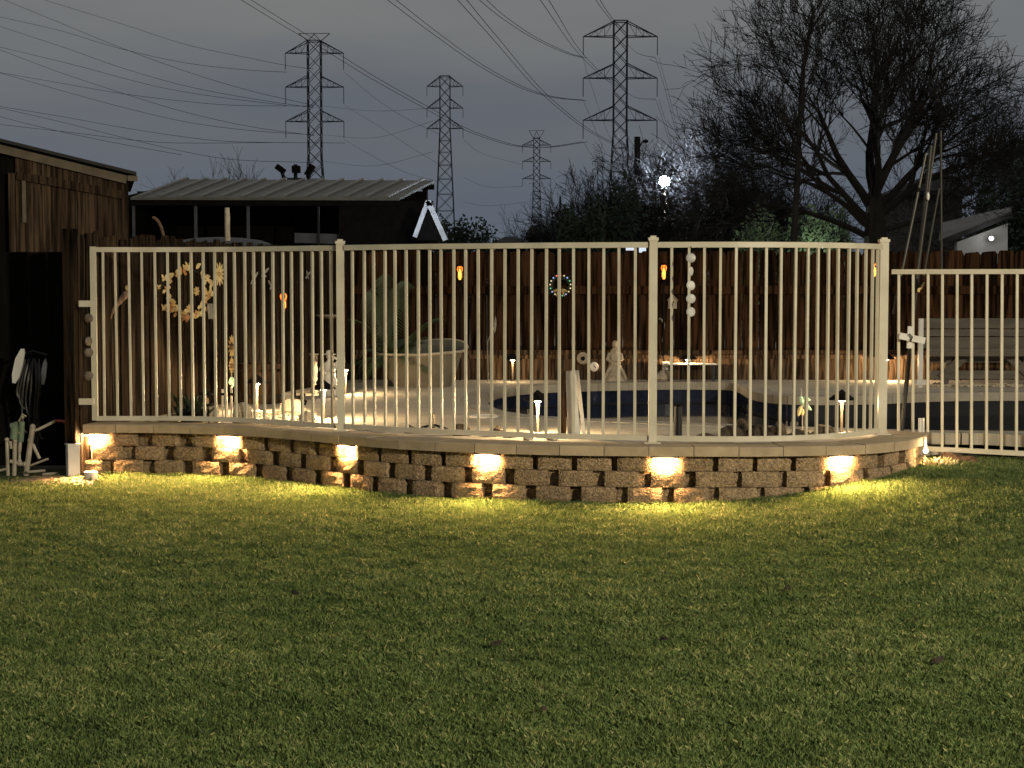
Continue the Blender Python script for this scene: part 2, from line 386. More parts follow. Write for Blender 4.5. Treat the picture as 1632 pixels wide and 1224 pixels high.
# dark core behind the blocks, cap stones on top
cb = B(); ns = 60
for i in range(ns+1):
    p, d, nn = wall_at(WLEN*i/ns)
    for z in (-.05, .305):
        cb.v.append(tuple(V((p.x, p.y, z))-nn*.215)); cb.v.append(tuple(V((p.x, p.y, z))-nn*.28))
cb.f = [(a*4+i, a*4+j, a*4+4+j, a*4+4+i) for a in range(ns) for i, j in ((0, 2), (2, 3), (3, 1))]+[(0, 2, 3, 1), (ns*4+1, ns*4+3, ns*4+2, ns*4)]
cb.build('wall_core', 'core', wall)
ncap = round(WLEN/.285)
for i in range(ncap):
    s0 = WLEN*i/ncap+.0022; s1 = WLEN*(i+1)/ncap-.0022; dz = random.uniform(-.002, .002); pr = random.uniform(-.004, .004)
    fr = [wall_at(s0+(s1-s0)*t/3) for t in range(4)]; bev = .006
    def ring(z, off): return [V((p.x, p.y, z))+n*off for p, d, n in fr]+[V((p.x, p.y, z))-n*.29 for p, d, n in (fr[3], fr[0])]
    b = B(); r0 = ring(.3085, pr); r1 = ring(ZC-bev+dz, pr); r2 = ring(ZC+dz, pr-bev)
    b.v = [tuple(v) for v in r0+r1+r2]; n6 = 6
    b.f = [tuple(range(5, -1, -1)), tuple(range(12, 18))]+[(a*6+k, a*6+(k+1) % 6, a*6+6+(k+1) % 6, a*6+6+k) for a in range(2) for k in range(6)]
    b.build('cap_stone', 'cap', wall)
# wall lights in the top course, under the cap
LIGHTLAB = ['glowing warm wall light at the left end of the block wall, beside the white post', 'glowing wall light under the cap below the pale round stone and lantern',
            'glowing wall light under the cap below the tall fence post on the left', 'glowing wall light under the cap below the round lid on the pool deck',
            'glowing wall light under the cap just right of the middle fence post foot', 'glowing wall light under the cap on the right curve of the block wall']
WGROUP = 'wall lights under the cap of the block wall'
def pt(p, nn, d, off, z, side=0): return V((p.x, p.y, z))+nn*off+d*side
for i, s in enumerate(lights_s):
    p, d, nn = wall_at(s); t = T('wall_light', LIGHTLAB[i], 'wall light', (p.x, p.y, .21), WGROUP)
    b = B().bar(pt(p, nn, d, -.040, .288, -.080), pt(p, nn, d, -.040, .288, .080), .018, .010); b.build('lens', 'lensglow', t)
    B().bar(pt(p, nn, d, -.038, .3005, -.088), pt(p, nn, d, -.038, .3005, .088), .030, .012).build('housing', 'darkmetal', t)
    put(blockmesh(40+i, .215, .10), 'block', wall, pt(p, nn, d, -.102, .002+2*BH), math.atan2(d.y, d.x)+random.uniform(-.06, .06))
    area_light('wall_light_lamp', pt(p, nn, d, -.010, .297), pt(p, nn, d, .36, 0), 46, ORANGE, .16, .025, 2.35)
    area_light('wall_light_glow', pt(p, nn, d, .000, .262), pt(p, nn, d, -.095, .254), 8.5, ORANGE, .10, .05, 2.2)
# ------------------------------------------------------------------ metal pool fence on the wall
FD = [(150, 12.86), (230, 12.88), (300, 12.86), (370, 12.74), (420, 12.60), (465, 12.45), (543, 12.17), (620, 11.92), (700, 11.72), (790, 11.55), (900, 11.36), (1040, 11.23),
      (1110, 11.18), (1170, 11.16), (1230, 11.19), (1286, 11.27), (1320, 11.36), (1352, 11.48), (1379, 11.63), (1397, 11.77), (1407, 11.88)]
def fpt(px, z): d = interp(px, FD); return V((X(px, d)*1.0, d, z))
ZB, ZT = .405, 1.655
def rail(px0, px1, z, w, h):
    n_ = max(6, int(abs(px1-px0)/14)); b = B(); vs = []
    pts = [fpt(px0+(px1-px0)*i/n_, z) for i in range(n_+1)]
    for i, p in enumerate(pts):
        d = (pts[min(i+1, n_)]-pts[max(i-1, 0)]).normalized(); nn = V((d.y, -d.x, 0))
        vs += [p+nn*w/2+V((0, 0, -h/2)), p-nn*w/2+V((0, 0, -h/2)), p-nn*w/2+V((0, 0, h/2)), p+nn*w/2+V((0, 0, h/2))]
    b.add(vs, [(4*i+k, 4*i+(k+1) % 4, 4*i+4+(k+1) % 4, 4*i+4+k) for i in range(n_) for k in range(4)]+[(3, 2, 1, 0), (4*n_, 4*n_+1, 4*n_+2, 4*n_+3)])
    return b
pk = B(); pk.box((0, 0, .5), (.0165, .0165, 1)); PK = pk.mesh('picket', 'cream')
LPX = [165, 185.8, 207.3, 227.4, 248.3, 268.7, 287.2, 306.6, 325.1, 342.9, 359.1, 375.3, 391, 405, 420.6, 435.3, 450.7, 465.4, 481, 498, 513, 529]
MPX = [562, 580.8, 596.6, 613.6, 630.5, 648.3, 666.6, 685.4, 703.7, 723.3, 742, 762.5, 783.4, 804.3, 825.5, 847, 870, 891.7, 914.4, 938.6, 961.7, 986.7, 1012.2]
APX = [1070.8, 1097.8, 1122.3, 1147.2, 1172, 1196.7, 1220.7, 1244, 1266, 1286, 1302.5, 1319.3, 1335, 1351.7, 1365.4, 1378.8, 1389, 1397.5]
def fence_panel(label, x0, x1, pxs, group='cream metal pool fence panels on the wall'):
    t = T('metal_fence', label, 'fence', fpt((x0+x1)/2, ZC), group)
    rail(x0, x1, ZT+.008, .034, .036).build('rail', 'cream', t); rail(x0, x1, ZB, .034, .034).build('rail', 'cream', t)
    for px in pxs:
        d0 = (fpt(px+2, 0)-fpt(px-2, 0)); put(PK, 'picket', t, fpt(px, ZB+.01)+V((0, 0, 0)), math.atan2(d0.y, d0.x), (1, 1, ZT-ZB-.02), random.uniform(-.003, .003), random.uniform(-.003, .003))
    return t
def fpost(px, parent, capped=True, w=.052, top=1.69):
    p = fpt(px, 0); b = B().box((p.x, p.y, (ZC+top)/2), (w, w, top-ZC)); po = b.build('post', 'cream', parent)
    if capped:
        b = B().box((p.x, p.y, top+.010), (w+.012, w+.012, .020)); b.v[-4:] = [tuple(V(v)*1) for v in b.v[-4:]]
        b.box((p.x, p.y, top+.026), (w*.7, w*.7, .012)); b.build('post_cap', 'cream', po)
    b = B().box((p.x, p.y, ZC+.006), (w+.05, w+.05, .010)); b.build('foot_plate', 'cream', po)
    return po
t = fence_panel('cream metal fence panel hung on hinges at the left end, before the old wooden fence', 151, 535, LPX)
p = fpt(150, 0); B().box((p.x, p.y, (ZB+ZT)/2+.008), (.040, .040, ZT-ZB+.044)).build('gate_post', 'cream', t)
for y in (484, 640):
    q = P(150, y, 12.5); q2 = P(126, y, 12.5); B().bar(q2, q, .02, .045).build('hinge', 'cream', t)
t = fence_panel('long cream metal fence panel across the middle, between the two tall posts', 551, 1033, MPX)
fpost(543, t); fpost(1040.5, t)
t = fence_panel('cream metal fence panel bending round the right curve of the wall', 1048, 1402, APX)
fpost(1407, t, w=.058, top=1.695)
# lower fence on the lawn to the right
t = T('metal_fence', 'lower cream metal fence standing on the lawn beyond the wall at the right', 'fence', (3.2, 12.1, .2))
def rf(px, z):
    d = 12.25-.25*(px-1420)/212; return V((X(px, d), d, z))
RZT = 1.495
for a, b_, z0, z1 in ((1420, 1760, RZT, RZT), (1474, 1760, .245, .215)):
    B().bar(rf(a, z0), rf(b_, z1), .034, .034).build('rail', 'cream', t)
rpx = [1434, 1457, 1480.5, 1504, 1527.5, 1551, 1575, 1599, 1623, 1647, 1671, 1695, 1719]
for px in rpx:
    z0 = .36 if px < 1482 else .24-.02*(px-1480)/212
    put(PK, 'picket', t, rf(px, z0), 0, (1.05, 1.05, RZT-z0-.01), 0, -.012+random.uniform(-.002, .002))
B().box(rf(1752, .8), (.055, .055, 1.45)).build('post', 'cream', t)
# ------------------------------------------------------------------ pool deck with the pool cut out
POOLPX = [(768, 636), (778, 648), (800, 656), (850, 663), (930, 668), (1030, 672), (1130, 676), (1230, 680), (1330, 683), (1430, 686), (1560, 688), (1800, 689), (1800, 627), (1620, 626), (1500, 627), (1400, 631), (1300, 632.5), (1235, 630),
          (1200, 624), (1183, 615), (1165, 610.5), (1120, 609.5), (1060, 609.5), (1000, 610.5), (920, 612.5), (850, 615.5), (800, 621), (777, 628)]
PO = cr([G(x, y, DZ) for x, y in POOLPX]+[G(*POOLPX[0], DZ)], 5)[:-1]
YB = 19.35
CA, CBk = V((-3.20, 12.62, 0)), V((-1.80, YB, 0))      # left wooden fence line
outer = [V((CA.x-.1, 12.72, DZ))]+[wall_at(WLEN*i/24)[0]-wall_at(WLEN*i/24)[2]*.285 for i in range(1, 25)]+[V((3.1, 12.6, DZ)), V((9, 12.6, DZ)), V((9, YB+.1, DZ)), V((CBk.x-.1, YB+.1, DZ))]
outer = [V((v.x, v.y, DZ)) for v in outer]
tris = tessellate_polygon([outer, PO]); dv = outer+PO
db = B().add(dv, [tuple(f) for f in tris]); db.add([V((v.x, v.y, DZ)) for v in outer]+[V((v.x, v.y, -.1)) for v in outer], [(i, (i+1) % len(outer), len(outer)+(i+1) % len(outer), len(outer)+i) for i in range(len(outer))])
o = tag(db.build('pool_deck', 'deck'), kind='structure')
for pgon in o.data.polygons:
    if abs(pgon.normal.z) > .5 and pgon.normal.z < 0: pgon.flip()
ZW = .105
n_ = len(PO); pb = B().add([V((v.x, v.y, DZ-.075)) for v in PO]+[V((v.x, v.y, -1.2)) for v in PO], [(i, (i+1) % n_, n_+(i+1) % n_, n_+i) for i in range(n_)]+[tuple(range(n_, 2*n_))])
basin = tag(pb.build('pool_basin', 'poolwall'), kind='structure')
wm = bpy.data.materials.new('water'); wm.use_nodes = True; b = wm.node_tree.nodes['Principled BSDF']
b.inputs['Base Color'].default_value = (.004, .007, .014, 1); b.inputs['Roughness'].default_value = .04; b.inputs['IOR'].default_value = 1.33
nz = wm.node_tree.nodes.new('ShaderNodeTexNoise'); nz.inputs['Scale'].default_value = 5; bp = wm.node_tree.nodes.new('ShaderNodeBump'); bp.inputs['Strength'].default_value = .12; bp.inputs['Distance'].default_value = .02
wm.node_tree.links.new(nz.outputs[0], bp.inputs['Height']); wm.node_tree.links.new(bp.outputs[0], b.inputs['Normal'])
tag(B().add([V((v.x, v.y, ZW)) for v in PO], [tuple(range(n_))]).build('pool_water', wm), kind='structure')
cen = sum(PO, V())/n_
# coping stones round the pool and one row of blue tiles below them on the far side
tl = B().box((0, -.004, 0), (.136, .010, .128)); TL = tl.mesh('tile', 'tile')
acc = 0
for i in range(n_):
    a, c_ = PO[i], PO[(i+1) % n_]; d = (c_-a); ln = d.length
    if ln < 1e-4 or (a.x > 6.5 and c_.x > 6.5): continue
    d.normalize(); nn = V((-d.y, d.x, 0))     # towards the pool
    if nn.dot(cen-a) < 0 and i not in (): pass
    k = max(1, round(ln/1.1))
    for j in range(k):
        q0 = a.lerp(c_, j/k)+d*.0015; q1 = a.lerp(c_, (j+1)/k)-d*.0015
        cpb = B().prism([V((q.x, q.y, DZ-.078))+nn*w for q, w in ((q0, .025), (q1, .025), (q1, -.20), (q0, -.20))], (0, 0, .083+random.uniform(0, .002)))
        cpb.build('coping_stone', 'coping', basin)
    if (a.y > 14.6 or c_.y > 14.6) and a.x < 2.75:
        kt = max(1, int(ln/.142))
        for j in range(kt):
            q = a.lerp(c_, (j+.5)/kt)
            put(TL, 'tile', basin, V((q.x, q.y, DZ-.150))+nn*.002, math.atan2(d.y, d.x)+PI)
# round lid on the deck
q = G(771, 665, DZ); t = single(B().lathe([(.118, .001), (.12, .012), (.10, .016), (.098, .012), (.02, .013)], q, 24), 'skimmer_lid', 'white', 'round white lid lying flat on the pool deck', 'lid')
# ------------------------------------------------------------------ wooden fences
def boardmesh(w, h, th, dog, seed):
    b = B(); r = random.Random(seed); j = lambda: r.uniform(-.006, .006)
    poly = [(-w/2, 0), (w/2, 0), (w/2, h-dog+j()), (w/2-dog*.8, h+j()), (-w/2+dog*.8, h+j()), (-w/2, h-dog+j())]
    b.prism([(x, -th/2, z) for x, z in poly], (0, th, 0)); return b
LB = [boardmesh(.136, 1.0, .018, .018, i).mesh('board', 'oldwood') for i in range(4)]
RB = [boardmesh(.183, 1.0, .018, .030, i).mesh('board', 'redwood') for i in range(4)]
KB = [boardmesh(.090, .235, .016, .002, i).mesh('kick_board', 'kickwood') for i in range(3)]
fl = T('wooden_fence', 'weathered wooden picket fence running back along the left side of the pool', 'fence', CA)
d = (CBk-CA); LFL = d.length; d.normalize(); LFD = d; LFN = V((d.y, -d.x, 0)); arz = math.atan2(d.y, d.x)
s = .12
while s < LFL-.02:
    p = CA+d*s; h = 1.76+random.uniform(-.025, .02)+.012*math.sin(s*5)
    put(random.choice(LB), 'board', fl, p+LFN*random.uniform(-.004, .004)+V((0, 0, .02)), arz+random.uniform(-.03, .03), (random.uniform(.9, 1.01), 1, h), 0, random.uniform(-.008, .008)); s += .1395+(random.random() < .12)*.014
B().box(CA+V((-.02, -.02, .90)), (.075, .085, 1.82), arz).build('post', 'oldwood', fl)
for z in (.55, 1.10, 1.58):
    B().bar(CA-LFN*.04+V((0, 0, z)), CBk-LFN*.04+V((0, 0, z)), .04, .085).build('rail', 'oldwood', fl)
fb = T('wooden_fence', 'dark reddish wooden privacy fence along the far side of the pool', 'fence', (2, YB, 0))
x = CBk.x+.09
while x < 8.3:
    h = 1.165+random.uniform(-.012, .012)
    put(random.choice(RB), 'board', fb, (x, YB+random.uniform(-.004, .004), .60), random.uniform(-.012, .012), (random.uniform(.97, 1.02), 1, h), 0, random.uniform(-.004, .004)); x += .1905
x = CBk.x+.05
while x < 8.3:
    put(random.choice(KB), 'kick_board', fb, (x, YB-.075+random.uniform(-.004, .004), DZ+.003), random.uniform(-.02, .02), (random.uniform(.95, 1.03), 1, 1)); x += .095
x = CBk.x
while x < 8.2:      # rails in lengths of about 2.4 m
    x1 = min(x+2.44, 8.3); w = x1-x-.006
    B().box((x+w/2, YB-.036, 1.335), (w, .045, .092)).build('rail', 'redwood', fb)
    B().box((x+w/2, YB-.050, .635), (w, .075, .055)).build('ledge_rail', 'kickwood', fb)
    B().box((x+w/2, YB-.10, .590), (w, .03, .045)).build('rail', 'kickwood', fb)
    x = x1
# fence at the left edge, its shade put into a near-black colour
fd = T('wooden_fence', 'fence coloured nearly black for shade at the left edge below the shed', 'fence', (-4.0, 13.35, 0))
bb = boardmesh(.14, 1.655, .02, .004, 3).mesh('board', 'blackshadewood')
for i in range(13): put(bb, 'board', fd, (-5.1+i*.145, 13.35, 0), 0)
B().box((-4.2, 13.39, 1.3), (2.0, .04, .09)).build('rail', 'blackshadewood', fd)
# ------------------------------------------------------------------ shed
D = 16.2
sh = T('shed', 'brown plank garden shed with a sloping roof at the left edge', 'shed', (X(203, D), D, 0))
def sp_(px, py, dd=0): return P(px, py, D+dd)
xl, xr = X(-60, D), X(203, D)
def roofz(x): return 2.715+(x-X(0, D))*(2.43-2.715)/(X(205, D)-X(0, D))
B().prism([V((X(-60, D), D+.03, 0)), V((xr-.03, D+.03, 0)), V((xr-.03, D+.03, roofz(xr)-.02)), V((X(-60, D), D+.03, roofz(X(-60, D))-.02))], (0, .03, 0)).build('wall', 'blackshadewood', sh)
x = X(36, D); k = 0
sb = [None]*3
while x < xr-.04:
    w = .078; zt = roofz(x)-.06
    put(PKB if False else (sb[0] or sb.__setitem__(0, boardmesh(.074, 1.0, .02, .002, 2).mesh('plank', 'shedwood')) or sb[0]), 'plank', sh, (x+.037, D+random.uniform(-.006, .006), .0), 0, (random.uniform(1.0, 1.045), 1, zt)); x += w
B().box((X(-30, D), D+.12, 1.2), (.6, .05, 2.5)).build('recessed_door', 'blackshadewood', sh)
B().box((X(30, D), D-.03, 1.2), (.06, .06, 2.44)).build('door_post', 'shedwood', sh)
a = V((X(38, D), D-.025, roofz(X(38, D))-.26)); c_ = V((xr-.02, D-.025, roofz(xr)-.20)); B().bar(a, c_, .03, .075).build('trim_board', 'shedwood', sh)
a = V((X(-60, D), D-.03, roofz(X(-60, D))-.055)); c_ = V((X(205, D), D-.03, roofz(X(205, D))-.055)); B().bar(a, c_, .04, .075).build('fascia', 'shedtrim', sh)
B().prism([V((X(-70, D), D-.12, roofz(X(-70, D))+.005)), V((X(220, D), D-.12, roofz(X(220, D))+.005)), V((X(220, D), D+3, roofz(X(220, D))+.005)), V((X(-70, D), D+3, roofz(X(-70, D))+.005))], (0, 0, .03)).build('roof', 'houseroof', sh)
B().box((X(214, D), D-.04, roofz(X(214, D))-.03), (.09, .06, .05)).build('rafter_end', 'shedtrim', sh)
B().prism([V((xr-.005, D+.02, 0)), V((xr-.005, D+2.8, 0)), V((xr-.005, D+2.8, 2.40)), V((xr-.005, D+.02, 2.40))], (.02, 0, 0)).build('side_wall', 'blackshadewood', sh)
B().box((X(48, D), D-.02, 2.18), (.035, .03, .42)).build('trim_board', 'shedtrim', sh)
sh.rotation_euler.z = .235
# ------------------------------------------------------------------ open barn with a metal roof
D = 35; D2 = 40
bn = T('barn', 'long open sided barn with a ribbed grey metal roof behind the fence', 'barn', (X(420, D), D, 0))
e0, e1 = P(208, 318.5, D), P(636, 319.5, D); r0, r1 = P(286, 289, D2), P(692, 291, D2)
B().prism([e0, e1, r1, r0], (0, 0, .05)).build('roof', 'barnroof', bn)
for i in range(13):
    t_ = (i+.4)/13; B().bar(e0.lerp(e1, t_)+V((0, 0, .07)), r0.lerp(r1, t_)+V((0, 0, .07)), .09, .05).build('roof_rib', 'barnrib', bn)
B().bar(e0+V((0, .05, -.06)), e1+V((0, .05, -.06)), .06, .10).build('eave_beam', 'black', bn)
B().bar(r0+V((0, .05, -.10)), r1+V((0, .05, -.10)), .06, .12).build('ridge_beam', 'black', bn)
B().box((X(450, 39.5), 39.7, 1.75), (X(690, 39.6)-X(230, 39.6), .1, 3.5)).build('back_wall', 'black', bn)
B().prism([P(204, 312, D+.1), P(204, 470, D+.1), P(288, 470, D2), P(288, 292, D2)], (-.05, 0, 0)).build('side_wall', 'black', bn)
for px, m_ in ((214, 'greypost'), (312.5, 'greypost'), (396, 'greypost'), (508, 'darkmetal'), (622, 'darkmetal')):
    q = P(px, 400, D+.15); q.z = 0; B().bar(q, V((q.x, q.y, e0.z-.1)), .055 if px < 400 else .04).build('post', m_, bn)
q = P(678, 400, D2); B().bar(V((q.x, q.y, 0)), V((q.x, q.y, P(678, 300, D2).z)), .12).build('post', 'black', bn)
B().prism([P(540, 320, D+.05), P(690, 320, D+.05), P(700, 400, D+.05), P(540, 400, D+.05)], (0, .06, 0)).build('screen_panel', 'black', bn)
B().bar(P(470, 379, D+.3), P(640, 384, D+.3), .1, .2).build('feed_board', 'greypost', bn)
# pale A shaped frame at the barn's right end
t = T('a_frame', 'pale blue lit A shaped frame at the right end of the barn', 'frame', P(686, 392, 33.5))
for a, c_, w in (((682, 320), (661, 378), .085), ((682, 320), (710, 383), .10), ((680, 324), (689, 326), .06)):
    B().bar(P(*a, 33.5), P(*c_, 33.5), .06, w).build('beam', 'paleblue', t)
B().prism([P(684, 326, 33.6), P(706, 383, 33.6), P(664, 383, 33.6)], (0, .05, 0)).build('tarp', 'black', t)
point_light('frame_lamp', P(675, 345, 32.6), 15, (.75, .85, 1), .05)
# tarp covered heap, solar lamps on a pole, bent pipe and wood post over the fence
single(B().ball(P(350, 392, 31), (.95, .5, .16), 14, 7), 'tarp_heap', 'greypost', 'low grey tarp covered heap behind the left fence under the barn', 'tarp')
t = T('solar_lamp', 'three headed dark solar lamp on a pole above the barn roof', 'lamp', P(471, 300, 41))
D = 41
B().tube([P(471, 300, D), P(471, 262, D)], .05, 6).build('pole', 'darkmetal', t)
B().tube([P(448, 268, D), P(452, 283, D), P(460, 286.5, D), P(488, 286.5, D), P(493, 280, D)], .05, 6).build('arm', 'darkmetal', t)
for a, c_ in (((441, 265), (453, 274)), ((466, 270), (478, 270)), ((499, 263), (489, 280))):
    m_ = P((a[0]+c_[0])/2, (a[1]+c_[1])/2, D); B().bar(P(*a, D), P(*c_, D), .30, .13 if a[0] != 466 else .16).build('solar_panel', 'black', t)
single(B().tube(cr([P(262, 380, 22), P(257, 362, 22), P(250, 350, 22), P(243, 346, 22)], 4), [.02]*12+[.014], 6), 'bent_pipe', 'brownlizard', 'bent rusty pipe sticking up behind the left fence', 'pipe')
single(B().tube([P(363, 384, 18.2), P(362.5, 366, 18.2), P(362.5, 350, 18.2), P(362, 331, 18.2)], [.030, .027, .029, .026], 7), 'log_post', 'palerock', 'pale peeled log post standing up above the left fence', 'post')
# ------------------------------------------------------------------ pylons
def pylon(label, px, top, d, arms, aw, bw, flare_y, base_y, hang, mname, vee=False, wire=.17):
    t = T('pylon', label, 'pylon', V((X(px, d), d, 0)), 'steel lattice pylons carrying power lines'); k = d/F; wire *= .62
    zz = lambda y: H+(HY-y)*k
    x0 = X(px, d); bwm = bw*k/2; zb = 0; zf = zz(flare_y); ztop = zz(top); base = bwm*2.35
    def leg(sx, sy, z):
        w = bwm if z >= zf else bwm+(base-bwm)*(zf-z)/(zf-zb); return V((x0+sx*w, d+sy*w, z))
    for sx, sy in ((-1, -1), (1, -1), (1, 1), (-1, 1)):
        b = B(); b.bar(leg(sx, sy, 0), leg(sx, sy, zf), wire*1.5); b.bar(leg(sx, sy, zf), leg(sx, sy, ztop), wire*1.3); b.build('leg', mname, t)
    br = B(); z = ztop
    while z > 2:
        w = bwm if z >= zf else bwm+(base-bwm)*(zf-z)/(zf-zb); z2 = max(z-w*2.1, 0)
        for (s1, s2) in (((-1, -1), (1, -1)), ((1, 1), (-1, 1)), ((-1, -1), (-1, 1)), ((1, -1), (1, 1))):
            br.bar(leg(*s1, z), leg(*s2, z2), wire*.8); br.bar(leg(*s2, z), leg(*s1, z2), wire*.8)
        if z < zf: 
            for s1, s2 in (((-1, -1), (1, -1)), ((1, 1), (-1, 1))): br.bar(leg(*s1, z2), leg(*s2, z2), wire*.8)
        z = z2
    for s1, s2 in (((-1, -1), (1, -1)), ((1, 1), (-1, 1)), ((-1, -1), (-1, 1)), ((1, -1), (1, 1))): br.bar(leg(*s1, ztop), leg(*s2, ztop), wire*1.2)
    br.build('bracing', mname, t)['kind'] = 'stuff'
    tips = []
    for ya, up in arms:
        for sx in (-1, 1):
            tip = V((x0+sx*aw*k/2, d, zz(ya))); b = B(); up_ = zz(ya-up)
            for sy in (-1, 1):
                b.bar(V((x0+sx*bwm, d+sy*bwm, zz(ya))), tip, wire); b.bar(V((x0+sx*bwm, d+sy*bwm, up_)), tip, wire)
            for q in (.3, .55, .78):
                lo = V((x0+sx*bwm, d, zz(ya))).lerp(tip, q); hi = V((x0+sx*bwm, d, up_)).lerp(tip, q)
                b.bar(lo, hi, wire*.6); b.bar(lo, V((x0+sx*bwm, d, up_)).lerp(tip, max(q-.25, 0)), wire*.5)
            b.build('cross_arm', mname, t)
            e_ = tip-V((0, 0, hang*k)); b = B(); b.tube([tip, e_], wire*.55, 6); b.build('insulator', mname, t); tips.append(e_)
    if vee:
        b = B()
        for sx in (-1, 1):
            b.bar(V((x0+sx*bwm, d, ztop)), V((x0+sx*bwm*2.4, d, zz(top-12))), wire); b.bar(V((x0+sx*bwm, d, ztop)), V((x0, d, zz(top-11))), wire)
        b.bar(V((x0-bwm*2.4, d, zz(top-12))), V((x0+bwm*2.4, d, zz(top-12))), wire*.8); b.build('peak', mname, t)
    return tips
pylon('left pylon with a V shaped top, its foot hidden by the barn roof', 504, 70, 340, [(89, 19), (142, 17), (196, 17)], 92, 20.5, 252, 470, 26, 'pylonsteel', True, .22)
pylon('second pylon from the left with a wide splayed foot beside the barn end', 710, 125, 410, [(141, 15), (175, 15), (207, 15)], 57, 16, 207, 470, 15, 'pylonsteel', False, .21)
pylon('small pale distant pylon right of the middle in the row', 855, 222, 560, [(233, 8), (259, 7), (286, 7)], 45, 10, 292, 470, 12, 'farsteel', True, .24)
pylon('tallest pylon behind the dark bare trees with broad trussed arms', 987, 39, 285, [(63, 23), (128, 22), (194, 22)], 117, 21, 212, 470, 29, 'pylonsteel', False, .22)
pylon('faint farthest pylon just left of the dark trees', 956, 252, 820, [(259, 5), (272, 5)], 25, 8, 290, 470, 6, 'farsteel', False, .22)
# ------------------------------------------------------------------ power lines
def wire(label, pts, d0, d1, twin=0, r=.045):
    n_ = len(pts); dd = [d0+(d1-d0)*(abs(pts[i][0]-pts[0][0])+abs(pts[i][1]-pts[0][1]))/(abs(pts[-1][0]-pts[0][0])+abs(pts[-1][1]-pts[0][1])) for i in range(n_)]
    for k in range(2 if twin else 1):
        pp = cr([P(p[0]+k*twin*d0/dd[i]*1.0, p[1], dd[i]) for i, p in enumerate(pts)], 6)
        single(B().tube(pp, [r*(.55+.45*i/(len(pp)-1)) for i in range(len(pp))], 5), 'power_line', 'wirealu', label if not twin else label+(', left wire', ', right wire')[k], 'power line', 'power lines across the night sky', base=pp[0])
wire('line falling past the V top of the left pylon', [(375, -6), (455, 43), (505, 72), (550, 100), (600, 130), (690, 180), (740, 207), (800, 228), (835, 234), (875, 234), (928, 226)], 150, 300, 16)
wire('line sagging to the middle left arm of tallest pylon', [(610, -6), (690, 54), (765, 106), (830, 140), (880, 155), (928, 160)], 130, 285, 14)
wire('line dropping steeply behind the tallest pylon foot', [(724, -6), (781, 57), (862, 148), (929, 203), (973, 228)], 110, 330, 15)
wire('line sagging to the top left arm of tallest pylon', [(757, -6), (800, 29), (850, 61), (900, 84), (928, 92)], 130, 285, 12)
wire('line crossing behind the tallest pylon shaft', [(857, -6), (916, 78), (956, 119), (985, 140)], 110, 330, 14)
wire('line meeting the very top of the tallest pylon', [(945, -6), (962, 17), (980, 40)], 130, 285, 8)
wire('line falling right from top right arm of tallest pylon', [(1045, 92), (1062, 150), (1080, 222)], 285, 480, 5)
wire('line falling right from middle right arm of tallest pylon', [(1045, 158), (1056, 190), (1068, 230)], 285, 480, 5)
wire('power line dipping inside to the top right insulator of the tallest pylon', [(990, 60), (1015, 84), (1045, 92)], 330, 285)
wire('power line dipping inside to the middle right insulator of the tallest pylon', [(990, 142), (1015, 156), (1045, 158)], 330, 285)
wire('power line hanging from the top left insulator towards the farthest pylon', [(929, 92), (942, 135), (966, 205), (985, 245)], 285, 600)
wire('power line hanging from the middle left insulator towards the farthest pylon', [(929, 159), (942, 190), (965, 245)], 285, 600)
wire('power line hanging from the bottom left insulator of the tallest pylon', [(929, 225), (940, 243), (952, 262)], 285, 700)
for lab, pts in (
    ('highest power line on the left, reaching the top arm of the left pylon', [(65, -2), (200, 40), (300, 72), (400, 93), (455, 104), (500, 110)]),
    ('power line starting in the upper left corner and crossing two others', [(2, -2), (100, 38), (190, 75), (300, 115), (400, 145), (500, 168)]),
    ('power line ending at the upper left insulator of the left pylon', [(-4, 26), (100, 50), (190, 77), (300, 101), (400, 112), (457, 115)]),
    ('power line sloping evenly below the crossing lines on the left', [(-4, 41), (100, 75), (200, 110), (300, 138), (400, 157), (500, 172)]),
    ('dark power line ending at the middle left insulator of the left pylon', [(-4, 74), (120, 104), (250, 138), (350, 155), (457, 168)]),
    ('power line leaving the left edge just below the dark middle line', [(-4, 78), (100, 117), (200, 150), (300, 180), (400, 202), (500, 216)]),
    ('flatter power line that levels out at the middle arm height', [(-4, 115), (100, 133), (200, 150), (300, 162), (380, 168), (500, 169)]),
    ('power line sloping to the lower arm of the left pylon', [(-4, 115), (100, 145), (200, 172), (300, 195), (400, 208), (500, 215)]),
    ('dark power line levelling out at the lowest arm of the left pylon', [(-4, 169), (100, 186), (200, 204), (300, 219), (380, 226), (550, 228)]),
    ('power line sinking towards the twiggy bush from the left edge', [(-4, 171), (100, 195), (200, 220), (300, 243), (380, 255), (500, 259)]),
    ('power line just above the shed roof running into the bush', [(-4, 185), (80, 206), (180, 227), (290, 247)]),
    ('lowest flat power line over the shed roof', [(-4, 198), (120, 212), (220, 224), (300, 228), (457, 227)])):
    wire(lab, pts, 230, 338)
